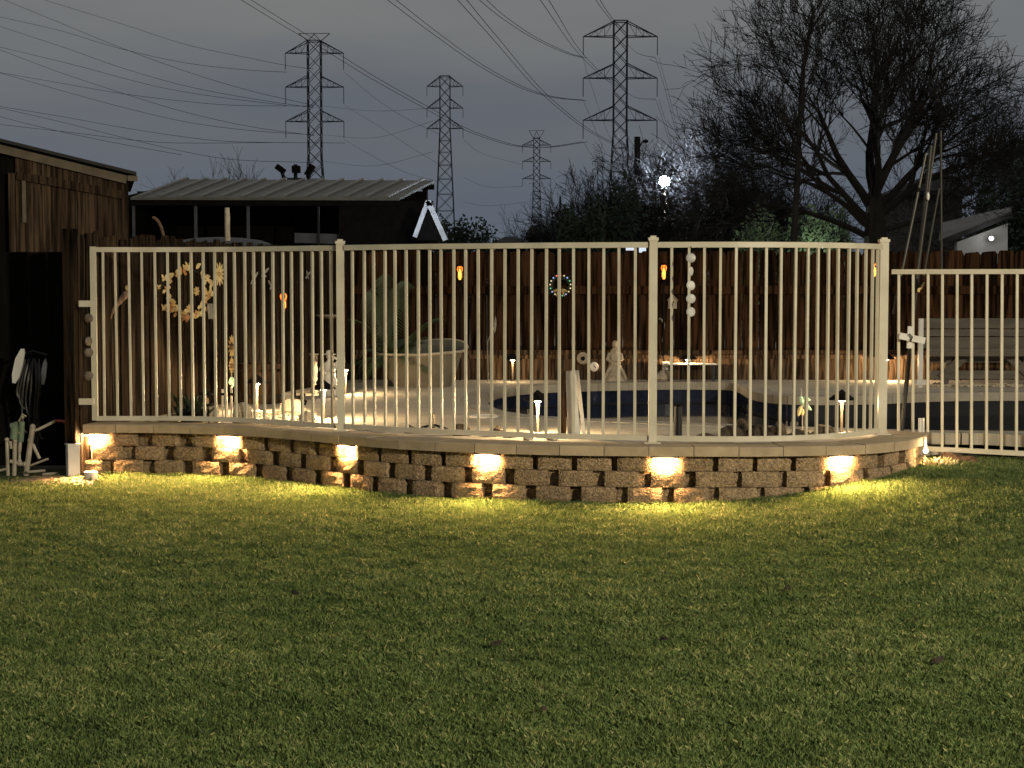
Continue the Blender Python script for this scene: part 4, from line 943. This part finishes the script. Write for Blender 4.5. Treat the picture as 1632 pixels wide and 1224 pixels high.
b.build('flowers', 'white', t); B().lathe([(.035, 0), (.05, .10), (.055, .11)], q+V((.085, -.03, .0)), 10).build('basket', 'white', t)
single(B().lathe([(.030, 0), (.034, .02), (.036, .25), (.052, .262), (.052, .27)], G(491, 632, DZ)+V((0, .5, .12)), 12).lathe([(.05, -.12), (.03, -.08), (.02, 0)], G(491, 632, DZ)+V((0, .5, .12)), 10), 'pedestal_vase', 'stone', 'tall pale narrow vase left of the white lady statue', 'vase')
# bathtub planter, palm, ball vase
D = 18.1; q = P(668, 612, D); q.z = DZ
t = T('bathtub', 'old pale bathtub with a raised rounded back used as a planter', 'bathtub', q); k = D/F
rings = []; N_ = 24
for zf, sx, sy in ((0, .66, .62), (.10, .78, .80), (.30, .95, .97), (.34, 1.06, 1.06), (.345, 1.03, 1.0), (.30, .90, .88), (.15, .7, .6)):
    R_ = []
    for j in range(N_):
        a = 2*PI*j/N_; x_, y_ = math.cos(a), math.sin(a); lift = max(0, .16*(y_*.75+.25*x_))*(1 if zf >= .3 else 0)+(.035*max(x_, 0) if zf >= .3 else 0)
        R_.append(q+V((.46*sx*x_*(1 if abs(x_) < 1 else 1)+.02, .27*sy*y_, zf+lift)))
    rings.append(R_)
b = B(); b.v = [tuple(v) for R_ in rings for v in R_]; b.sm = True
b.f = [(i*N_+j, i*N_+(j+1) % N_, (i+1)*N_+(j+1) % N_, (i+1)*N_+j) for i in range(len(rings)-1) for j in range(N_) if i < 4]+[tuple(range(N_-1, -1, -1))]
b.build('tub', 'tub', t); B().tube([V(v) for v in rings[3]]+[rings[3][0]], .016, 7).build('rim', 'stone', t)  # rim in a paler colour that stands in for its lit edge
b2 = B(); b2.v = b.v; b2.sm = True; b2.f = [(i*N_+j, i*N_+(j+1) % N_, (i+1)*N_+(j+1) % N_, (i+1)*N_+j) for i in range(4, len(rings)-1) for j in range(N_)]+[tuple((len(rings)-1)*N_+j for j in range(N_))]; b2.build('inside', 'tubinsideshade', t)
q2 = q+V((-.26, -.02, .20)); t = T('palm_plant', 'dark feathery palm with drooping fronds growing beside the bathtub', 'palm', V((q2.x, q2.y, DZ)))
B().lathe([(.06, DZ-q2.z), (.07, 0), (.05, .10)], q2, 9).build('trunk', 'bark', t)
rr = random.Random(4)
for k in range(26):
    a = rr.uniform(0, 2*PI); up_ = rr.uniform(.15, 1.9) if k < 15 else rr.uniform(-.1, .45); ln = rr.uniform(.55, .80)*(1.0 if up_ > 1.2 else .72)
    d0 = V((math.cos(a), math.sin(a)*.8, up_)).normalized(); pts = []; p_ = q2+V((0, 0, .06)); d_ = d0.copy()
    for i in range(9): pts.append(p_.copy()); p_ = p_+d_*(ln/8); d_ = (d_+V((0, 0, -.10-.03*i*(1 if up_ < 1 else .5)))).normalized()
    b = B(); b.tube(pts, [.006]*8+[.002], 4, cap=False)
    for i in range(1, 9):
        tg = (pts[i]-pts[i-1]).normalized(); sd = tg.cross(V((0, 0, 1))).normalized() if abs(tg.z) < .98 else V((1, 0, 0))
        for f_ in (.0, .33, .66):
            o_ = pts[i-1].lerp(pts[i], f_)
            for sg in (-1, 1):
                lf = .20*(1-.50*i/9); e_ = o_+(sd*sg*.75+tg*.6+V((0, 0, -.22))).normalized()*lf; w_ = tg*.010
                b.add([o_-w_, o_+w_, e_], [(0, 1, 2)])
    b.sm = False; b.build('frond', 'palmleaf', t)
for kx, top_ in ((612, 440), (634, 452), (596, 462)):
    pts = cr([q2+V((0, 0, .05)), P(617+(kx-617)*.3, 540, D), P(kx, 490, D-.05), P(kx+(kx-617)*.15, top_, D-.12), P(kx+(kx-612)*.5+6, top_-3, D-.22)], 4)
    b = B(); b.tube(pts, .007, 4, cap=False)
    for i in range(4, len(pts)):
        for f_ in (0, .33, .66):
            o_ = pts[i-1].lerp(pts[i], f_)
            for sg in (-1, 1):
                lf = .19*(1-.5*abs(i-9)/9); e_ = o_+V((sg*.75, -.1, -.62)).normalized()*lf; w_ = V((0, 0, .008)); b.add([o_-w_, o_+w_, e_], [(0, 1, 2)])
    b.sm = False; b.build('frond', 'palmleaf', t)
q = G(697, 614, DZ); t = T('urn', 'pale round pot on a short foot at the right end of the bathtub', 'pot', q)
B().lathe([(.055, 0), (.055, .05), (.04, .07), (.075, .10), (.10, .15), (.10, .19), (.075, .23), (.05, .24)], q, 16).build('bowl', 'tub', t); B().lathe([(.06, .0), (.062, .02), (.05, .03)], q, 14).build('foot', 'tub', t)
rock(DR[0], 668, 615, 58, 30, 'dark mossy boulder in front of the bathtub', None)
# umbrella stand, black pipe, leaning boards, rocks along the fence foot
q = G(690, 690, DZ); t = T('umbrella_stand', 'dark umbrella stand with spread feet behind the fence bottom rail', 'umbrella stand', q)
B().tube([q+V((0, 0, .03)), q+V((0, 0, .145))], .018, 10).build('tube', 'stone', t)
for k in range(5):
    a = PI*(.02+k*.24); B().tube([q+V((0, 0, .065)), q+V((.07*math.cos(a), -.05*math.sin(a), .045)), q+V((.15*math.cos(a), -.10*math.sin(a)+.05, .004))], .006, 5).build('foot', 'darkmetal', t)
q = G(1080.5, 696, DZ); t = T('pipe_stub', 'black upright pipe just right of the middle fence post', 'pipe', q); B().tube([q, q+V((0, 0, .225))], .029, 14).build('pipe', 'darkmetal', t); B().lathe([(.031, .215), (.032, .228), (.024, .228), (.024, .20)], q, 14).build('collar', 'black', t)
for lab, a, c_, w, m_ in (('brown board at the left of the leaning white boards', (898, 696), (897, 592), .040, 'kickwood'), ('wide white board leaning behind the fence, next to the brown one', (911, 696), (908, 591), .055, 'whitepaint'),
                          ('narrow white board leaning in the middle of the stack', (921, 696), (915, 595), .030, 'whitepaint'), ('rightmost white board, leaning with its foot out to the side', (931, 695), (919.5, 590), .026, 'whitepaint')):
    q0 = G(*a, DZ); q1 = P(c_[0], c_[1], q0.y+.03+.004*w); single(B().bar(q0, q1, w, .012, (0, 1, 0)), 'board', m_, lab, 'board', 'boards leaning behind the middle fence panel')
rr = random.Random(3)
LABR = [('lumpy dark rock', 1168, 697, 44, 20), ('tallest dark rock', 1183, 696, 30, 26), ('long dark rock', 1212, 697, 46, 20), ('round dark rock', 1240, 697, 34, 22), ('low dark rock', 1126, 699, 32, 9), ('small dark rock', 1272, 696, 34, 11), ('jagged dark rock', 1314, 694, 36, 17), ('flat dark rock', 1296, 697, 24, 8)]
WH = ['behind the curved panel, left of the tallest one', 'behind the left part of the curved panel', 'behind the curved panel, right of the tallest one', 'behind the curved panel, third from the tallest', 'left of the rock row, near the black pipe', 'right of the row under the leafy stake', 'beside the right path light', 'between the leafy stake and the right path light']
for i, (lb_, px, py, w, h_) in enumerate(LABR): rock(DR[i % 4], px, py, w, h_, lb_+' '+WH[i], 'dark rocks along the fence foot')
for i, (px, py, w, h_, lab) in enumerate(((652, 690, 20, 12, 'small dark rock left of the umbrella stand'), (735, 694, 32, 18, 'dark rock right of the umbrella stand'), (792, 695, 24, 14, 'dark rock between the umbrella stand and the path light'), (815, 697, 20, 8, 'flat dark stone just left of the path light by the white boards'), (590, 686, 22, 8, 'flat dark stone right of the tall left post'))):
    rock(DR[(i+1) % 4], px, py, w, h_, lab, 'dark rocks along the fence foot')
for i, (px, py, w, h_, lab) in enumerate(((572, 685, 18, 6, 'flat pale stone under the rail by the left post'), (880, 701, 22, 6, 'pale flat stone under the rail below the leaning boards'), (842, 701, 16, 6, 'small pale stone under the rail at the path light'))): rock(RK[i], px, py, w, h_, lab, 'pale flat stones under the bottom rail')
# leafy stake ornament on the right
q = G(1279, 688, DZ); t = T('leaf_stake', 'mint green leafy garden stake behind the curved fence panel', 'ornament', q)
zz_ = lambda px, py: P(px, py, q.y)
B().tube([q, zz_(1279, 655), zz_(1277, 618)], .005, 5).build('stalk', 'greyleaf', t)
for a, c_, w, m_ in (((1279, 640), (1275, 620), .018, 'greyleaf'), ((1278, 642), (1294, 654), .04, 'mintleaf'), ((1278, 634), (1293, 638), .035, 'mintleaf'), ((1277, 646), (1272, 664), .035, 'creamleaf'), ((1279, 650), (1279, 664), .03, 'creamleaf'), ((1276, 630), (1280, 646), .035, 'mintleaf')):
    b = B(); b.petal(zz_(*a), zz_(*c_), w, (0, -1, .2)); b.build('leaf', m_, t)
# shell string on the curved panel and the one on the gate post
def shells(label, px, d, ys, top, r_, m_):
    t = T('shell_string', label, 'wind chime', P(px, ys[-1]+8, d), 'strings of round shells hung on the fence'); B().tube([P(px, top, d), P(px, ys[-1], d)], .0025, 5).build('string', 'black', t)
    for i, y in enumerate(ys):
        tl_ = Matrix.Rotation(PI/2+random.uniform(-.15, .15), 3, 'X').to_3x3(); tl_ = Matrix.Rotation((0, .95, .4, .1, .3)[i % 5], 3, 'Z') @ tl_
        B().lathe([(.010, -.006), (r_*.8, -.005), (r_, 0), (r_*.8, .005), (.010, .006)], P(px, y, d), 16, 1, tl_).build('shell', m_, t)
shells('string of five white round shells hanging on the curved fence panel', 1101, 11.06, (411, 433, 455, 476, 497), 392, .031, 'shell')
shells('string of dark round shells hanging by the left hinge post', 141.5, 12.70, (507, 544, 562, 599), 490, .034, 'darkshell')
# ornaments at the far fence
q = P(893, 455, YB-.06); t = T('light_wreath', 'small wreath with coloured fairy lights and gold bow on the far fence', 'wreath', q-V((0, 0, .14)))
b = B(); b.tube([q+V((.105*math.cos(a_*PI/10), 0, .105*math.sin(a_*PI/10))) for a_ in range(21)], .02, 6)
for k in range(110):
    a = random.uniform(0, 2*PI); v = q+V((.105*math.cos(a), random.uniform(-.03, .01), .105*math.sin(a))); b.petal(v, v+V((random.gauss(0, .03), -.01, random.gauss(0, .03))), .012, (0, -1, 0))
b.build('greenery', 'wreathgreen', t)
for k in range(17):
    a = 2*PI*k/17+.1; B().ball(q+V((.115*math.cos(a), -.04, .115*math.sin(a))), .0085, 6, 4).build('fairy_light', ('redled', 'redled', 'ambled', 'greenled', 'blueled', 'ambled')[0 if 3 < k < 6 else 2+k % 4], t)
for sx in (-1, 1):
    for a, w in (((.09, -.02), .03), ((.05, -.11), .022)):
        b = B(); b.petal(q+V((sx*.01, -.05, -.04)), q+V((sx*a[0], -.05, -.06+a[1]*.6)), w, (0, -1, 0)); b.build('bow_loop', 'gold', t)
q = P(1072, 492, YB-.05); t = T('birdhouse', 'pale flat birdhouse on the far fence right of the middle post', 'birdhouse', q)
B().prism([q+V(v) for v in ((-.048, 0, 0), (.048, 0, 0), (.048, 0, .09), (0, 0, .145), (-.048, 0, .09))], (0, .04, 0)).build('box', 'stone', t); B().lathe([(.014, 0), (.014, .006)], q+V((0, -.006, .075)), 10, 1, Matrix.Rotation(PI/2, 3, 'X')).build('hole', 'black', t)
B().prism([q+V(v) for v in ((-.06, -.01, .085), (0, -.01, .15), (.06, -.01, .085), (.06, -.01, .095), (0, -.01, .162), (-.06, -.01, .095))], (0, .06, 0)).build('roof', 'stone', t)
q = P(1056, 545, YB-.07); t = T('lizard_ornament', 'small pale lizard ornament under the birdhouse on the far fence', 'ornament', q)
B().tube(cr([P(1053, 508, YB-.06), P(1058, 515, YB-.06), P(1058, 527, YB-.06), P(1055, 545, YB-.05)], 4), [.006, .012, .014, .014, .013, .012, .010, .009, .008, .007, .005, .004, .003], 6).build('body', 'greyleaf', t); B().ball(P(1052, 508, YB-.06), (.018, .012, .012)).build('head', 'greyleaf', t)
single(B().lathe([(.02, -.008), (.055, -.012), (.068, 0), (.055, .012), (.02, .008)], P(929, 571, YB-.16), 18, 1, Matrix.Rotation(PI/2, 3, 'X')), 'ring_plaque', 'stone', 'pale round plaque with a dark hole on the far fence ledge', 'ornament')
single(B().lathe([(.008, -.01), (.022, -.014), (.024, .0), (.008, .004)], P(929, 571.5, YB-.18), 12, 1, Matrix.Rotation(PI/2, 3, 'X')), 'plaque_knob', 'black', 'dark round knob in the middle of the pale round plaque', 'ornament')
q = G(947, 606, DZ); t = T('garden_marker', 'tilted white heart shaped marker on a short stake at the far fence', 'ornament', q)
B().tube([q, q+V((0, 0, .12))], .008, 6).build('stake', 'darkrock', t); B().ball(q+V((0, 0, .15)), (.05, .02, .055), 12, 8).build('face', 'white', t); B().box(q+V((.004, -.022, .155)), (.008, .006, .05), 0, 0, -.6).build('crack', 'darkrock', t)
q = G(980, 607, DZ); t = T('statue', 'pale stone statue of a kneeling robed figure at the far fence', 'statue', q)
b = B().lathe([(.135, 0), (.12, .03), (.085, .10), (.078, .16), (.065, .18), (.075, .23), (.062, .28), (.048, .34), (.03, .36), (.024, .375)], q, 14, .75); b.ball(q+V((0, -.01, .405)), (.035, .036, .044))
b.tube([q+V((-.06, 0, .30)), q+V((-.085, -.04, .24)), q+V((-.03, -.07, .20))], [.022, .02, .014], 7); b.tube([q+V((.06, 0, .30)), q+V((.08, -.04, .24)), q+V((.02, -.07, .21))], [.022, .02, .014], 7); b.build('figure', 'stone', t)
b = B()
for sx in (-1, 1): b.tube(cr([q+V((sx*.03, -.06, .17)), q+V((sx*.075, -.07, .12)), q+V((sx*.12, -.06, .02))], 3), .02, 6)
b.build('robe_fold', 'stone', t); B().lathe([(.10, 0), (.10, .015)], q+V((0, 0, -.012)), 14, .8).build('plinth', 'stone', t)
rock(rockmesh(31, .4).mesh('rock', 'stone'), 1058, 607, 30, 16, 'grey flat topped stone at the far fence left of the bright boards', None)
q = G(1063, 608, DZ); single(B().box(q+V((-.0, .16, .16)), (.075, .03, .10), .1), 'sign_board', 'white', 'small white blank board before the bright lit fence boards', 'board')
t = T('low_table', 'small low glass table lit by the path light at the far fence', 'table', G(1110, 608.3, DZ)); q = G(1118, 608.3, DZ)
B().box(q+V((-.10, .1, .19)), (.55, .22, .012)).build('tabletop', 'white', t)
for dx in (-.34, .14):
    for dy in (.02, .18): B().box(q+V((dx, dy, .092)), (.02, .02, .184)).build('leg', 'darkmetal', t)
# thin iron plant stake by the far fence
t = T('garden_stake', 'thin dark stake with a pale leaf by the far fence near the back path light', 'ornament', G(778, 609, DZ)); q = G(778, 609, DZ)
B().tube([q, P(777, 545, q.y), P(788, 520, q.y)], .006, 5).build('rod', 'greyleaf', t); b = B(); b.petal(P(788, 532, q.y), P(790, 503, q.y), .03, (0, -1, 0)); b.build('leaf', 'greyleaf', t)
q = P(526, 503, 18); t = T('bird_bath', 'dim grey bird bath dish beside the tall left post', 'bird bath', V((q.x, q.y, DZ)))
B().lathe([(.05, -.03), (.15, -.005), (.155, .008), (.10, .0)], q, 18).build('dish', 'greyleaf', t); B().tube([V((q.x, q.y, DZ)), q+V((0, 0, -.03))], .012, 8).build('pole', 'black', t)
# ------------------------------------------------------------------ picnic bench at the right
D = 18.2
t = T('picnic_bench', 'long weathered picnic bench with a plank back beyond the pool at the right', 'bench', V((X(1560, D), D, DZ)))
for y0, y1 in ((507, 523.5), (524.5, 536), (537, 555)):
    a = P(1466, (y0+y1)/2, D); c_ = P(1690, (y0+y1)/2, D); B().bar(a, c_, .03, (y1-y0)*D/F-.004).build('back_plank', 'benchwood', t)
for y, w, dy in ((558, .035, -.25), (563.5, .05, -.28), (573, .06, .0), (597, .085, -.05)):
    B().bar(P(1480, y, D+dy), P(1690, y, D+dy), .12 if dy else .04, w).build('seat_plank', 'benchwood', t)
for px, s_ in ((1505, 1), (1640, -1)):
    B().bar(P(px-s_*6, 602, D-.12), P(px+s_*34, 566, D-.12), .04, .09).build('brace', 'benchwood', t); B().bar(P(px, 615, D-.05), P(px+s_*8, 560, D-.05), .06, .08).build('leg', 'benchwood', t)
single(B().box(P(1467, 563, D-.3), (.045, .05, P(0, 507, D-.3).z-DZ)).box(P(1467, 609, D-.3), (.10, .10, .05)), 'white_post', 'whitepaint', 'white painted post at the left end of the picnic bench', 'post')
gb = B()
for k in range(150):
    q = G(rr.uniform(1475, 1640), rr.uniform(613, 617), DZ); gb.ball(q+V((0, 0, .01)), rr.uniform(.012, .028), 6, 3, (1, 1, .7))
tag(gb.build('gravel', 'palerock'), 'pale gravel strip under the picnic bench', kind='stuff')
# ------------------------------------------------------------------ poles leaning by the right fence end
PGR = 'thin poles bundled upright by the right fence'
def pole(label, a, c_, d, r_, m_, name='pool_pole', joint=None):
    t = T(name, label, 'pole', P(*a, d), PGR); B().tube([P(*a, d), P(*c_, d)], [r_, r_*.85], 9).build('tube', m_, t)
    if joint: q0 = P(*a, d).lerp(P(*c_, d), joint); q1 = P(*a, d).lerp(P(*c_, d), joint+.025); B().tube([q0, q1], r_*1.35, 9).build('joint', 'black', t)
    return t
mat('palepole', (.06, .055, .045), (.042, .038, .03), .4, 5, metal=.3); mat('dimpole', (.03, .028, .024), None, .45, 5)
pole('pale leaning pole leftmost of the bundle with a dark joint', (1424, 500), (1476, 244), 12.42, .011, 'palepole', joint=.76)
pole('pale pole with a bright clamp in the middle of the bundle', (1460, 452), (1492.5, 212), 12.45, .010, 'palepole', joint=.55)
pole('thick dark pole standing in the wall beside the white cross', (1437, 686), (1484, 232), 12.55, .017, 'dimpole')
pole('upright dark pole rightmost of the bundle', (1501, 470), (1499.5, 208), 12.6, .009, 'dimpole')
pole('short dim pole crossing the bundle from the lower left', (1472, 440), (1497, 300), 12.52, .009, 'dimpole')
single(B().ball(P(1479, 313, 12.40), (.012, .014, .03), 10, 6), 'pole_clamp', 'white', 'small bright white clamp on the middle pole of the bundle', 'clamp')
t = T('cross', 'white painted cross tied to the dark pole by the right fence', 'cross', P(1449, 555, 12.2))
B().bar(P(1451, 520, 12.2), P(1449, 555, 12.2), .036, .022).build('upright', 'whitepaint', t); B().bar(P(1433, 535, 12.18), P(1474, 543, 12.18), .022, .046).build('crossbar', 'whitepaint', t); B().tube([P(1449, 532, 12.15), P(1454, 537, 12.15), P(1451, 545, 12.15)], .005, 6).build('tie', 'black', t)
t = T('hanging_flower', 'small yellow flower string hanging by the leaning poles', 'ornament', P(1466, 470, 12.5))
for a, c_ in (((1462, 464), (1468, 458)), ((1466, 462), (1474, 449)), ((1463, 466), (1466, 460))):
    b = B(); b.petal(P(*a, 12.5), P(*c_, 12.5), .02, (0, -1, 0)); b.build('petal', 'creamleaf', t)
B().tube([P(1468, 440, 12.5), P(1466, 464, 12.5)], .002, 4).build('string', 'black', t)
single(B().tube([G(1466, 689, ZC), G(1466, 689, ZC)+V((0, 0, .10))], .012, 10).tube([G(1471, 689, ZC), G(1471, 689, ZC)+V((0, 0, .10))], .010, 10), 'pipe_stub', 'white', 'short twin white pipe stub on the right end of the wall', 'pipe')
# spotlight at the right end of the wall, dry clump and reddish rock
lz = float(lawn_z(2.9, 11.9)); q = P(1475, 728, 11.75)
t = T('spot_light', 'tiny bright light at the right end face of the block wall', 'spotlight', q)
B().ball(q+V((0, 0, .04)), .016, 10, 6).build('bulb', 'bulbglow', t); B().tube([q+V((0, .01, .055)), q+V((0, .02, .13))], .010, 8).build('holder', 'white', t); point_light('spot_light_lamp', q+V((.03, -.04, .03)), 5, WARM, .015)
def clump(label, px, py, d, w, n, m_, h=.09, seed=1):
    r_ = random.Random(seed); base = P(px, py, d); b = B()
    for k in range(n):
        o_ = base+V((r_.gauss(0, w), r_.gauss(0, w*.7), 0)); a = r_.uniform(0, 2*PI); l_ = r_.uniform(.4, 1)*h
        b.petal(o_, o_+V((math.cos(a)*l_*.7, math.sin(a)*l_*.7, l_*.8)), .010, (math.sin(a), -math.cos(a), .3))
    return single(b, 'grass_clump', m_, label, 'grass clump')
clump('pale dry grass clump glowing beside the wall end light', 1494, 742, 11.72, .06, 150, 'creamleaf', .08)
rock(rockmesh(41, .5).mesh('rock', 'redrock'), 1516, 741, 46, 22, 'reddish crumbly rock under the right fence bottom rail', None, .15)
rock(rockmesh(42, .5).mesh('rock', 'redrock'), 1545, 740, 30, 13, 'smaller reddish rock at the right of the crumbly one', None, .16)
# ------------------------------------------------------------------ left corner: hose, valve pipes, light post
D = 13.1
t = T('garden_hose', 'dark garden hose hanging in long loops on a rack at the left edge', 'hose', P(60, 735, D))
rr = random.Random(8)
for k, (x0, yb) in enumerate(((30, 640), (34, 652), (38, 690), (44, 664), (50, 716), (58, 722), (62, 730), (64, 700))):
    pts = cr([P(40+k*3.2, 575+rr.uniform(-4, 4), D), P(x0, 610, D-.02*k), P(x0-3, (610+yb)/2, D), P(x0, yb-6, D), P(x0+6, yb, D)], 5); B().tube(pts, .008, 6).build('hose_loop', 'hose', t)
B().tube([P(30, 568, D+.02), P(52, 560, D+.02), P(75, 566, D+.02)], .012, 6).build('hanger', 'darkmetal', t)
for lab, pts in (('large pale curved guard on the hose rack', [(38, 556), (33, 556), (24, 572), (19, 596), (19.5, 610), (24, 611), (30, 602), (36, 580), (39, 562)]), ('small pale curved guard at the right of the hose rack', [(72, 571), (68, 580), (64, 602), (65, 613), (70, 613), (73, 600), (75, 580)])):
    single(B().prism([P(x_, y_, D-.10) for x_, y_ in pts], (0, .02, 0)), 'hose_guard', 'whitepaint', lab, 'hose rack', 'pale guards of the hose rack')
D = 12.75
def pz(px, py): return P(px, py, D)
t = T('irrigation_manifold', 'cluster of old white irrigation pipes and green valves at the left edge', 'pipes', pz(35, 763))
for a, c_, r_ in (((13, 764), (11, 702), .013), ((22.5, 763), (24, 703), .016), ((41.5, 758), (52, 680), .020), ((31, 720), (33, 690), .014), ((52, 708), (63, 731), .013), ((18, 715), (16, 703), .012), ((48, 742), (77, 731), .008), ((31, 742), (31, 715), .010)):
    B().tube([pz(*a), pz(*c_)], r_, 9).build('pipe', 'pvc', t)
for a, c_, r_ in (((18, 680), (29, 677), .028), ((22, 700), (24, 678), .030), ((33, 704), (35, 672), .022)):
    B().tube([pz(*a), pz(*c_)], r_, 10).build('valve', 'valvegreen', t)
for (px, py, r_) in ((11, 701, .018), (24, 703, .020), (52, 680, .022), (36, 665, .014), (31, 735, .018), (40, 740, .022), (48, 702, .021), (32, 690, .020)):
    B().ball(pz(px, py), r_, 8, 6).build('fitting', 'pvc', t)
B().tube([pz(16, 735), pz(40, 741)], .014, 8).build('pipe', 'pvc', t); B().tube([pz(30, 672), pz(36, 660), pz(42, 664)], .007, 6).build('handle', 'pvc', t)
B().tube([pz(55, 686), pz(62, 684), pz(74, 678), pz(88, 671)], .011, 8).build('pipe', 'pvc', t)
single(B().tube(cr([pz(88, 671), pz(97, 671), pz(108, 674), pz(122, 681)], 4), .010, 8), 'red_hose', 'redhose', 'short red hose arching from the irrigation pipes to the wall end', 'hose')
for a, c_, lab in (((-5, 751), (12, 747), 'broken pale stick on the dirt at the far left edge'), ((44, 752), (72, 750), 'pale stick lying on the dirt right of the irrigation pipes'), ((68, 756), (92, 754), 'darker stick lying nearest the white post')):
    single(B().tube([P(*a, 12.7), P(*c_, 12.7)], .010, 6), 'stick', 'pvc', lab, 'stick', 'sticks on the dirt by the pipes')
q = P(117, 752, 12.55); q.z = 0
t = T('light_post', 'short white box post shining in the light at the left end of the wall', 'post', q); hh_ = P(0, 709, 12.55).z
B().box(q+V((-.01, .02, hh_/2)), (.085, .085, hh_), .5).build('post', 'whitepaint', t); B().box(q+V((-.01, .02, hh_+.004)), (.092, .092, .008), .5).build('cap', 'white', t)
q = P(145, 757, 12.4); q.z = .0; single(B().lathe([(.046, 0), (.05, .045), (.048, .056), (.02, .058)], q, 16), 'drain_cap', 'whitepaint', 'small pale round drain cap in the grass before the wall', 'cap')
db = B(); q = G(75, 768, 0)
for j in range(9):
    for i in range(17):
        u, v = i/16*2-1, j/8*2-1; rr_ = max(0, 1-u*u-v*v); db.v.append((q.x+u*.36, q.y+.05+v*.42, .028*rr_**.5+.012*noise.noise(V((u*5, v*5, 1)))*rr_-.012))
db.f = [(j*17+i, j*17+i+1, (j+1)*17+i+1, (j+1)*17+i) for j in range(8) for i in range(16)]; db.sm = True
tag(db.build('dirt_mound', 'dirt'), kind='structure')
# a few dark fallen leaves on the lawn
for i, (px, py, w, lab) in enumerate(((1058, 1019, .05, 'dark dead leaf on the lawn below the middle fence post'), (1494, 1052, .06, 'dark curled leaf on the lawn at the lower right'), (866, 1130, .05, 'dark dead leaf lowest in the middle of the lawn'),
        (790, 1025, .05, 'dark dead leaf on the lawn left of the middle post line'), (1255, 938, .05, 'dark leaf on the lawn below the right curve of the wall'), (470, 945, .05, 'small dark leaf on the left half of the lawn'))):
    q = G(px, py, .03); a = random.uniform(0, 6); b = B(); dv_ = V((math.cos(a), math.sin(a)*.8, .15))*w*.6; b.petal(q-dv_, q+dv_, w*.6, (.2, -.3, 1), .35)
    single(b, 'fallen_leaf', 'deadleaf', lab, 'leaf', 'dark fallen leaves on the lawn')
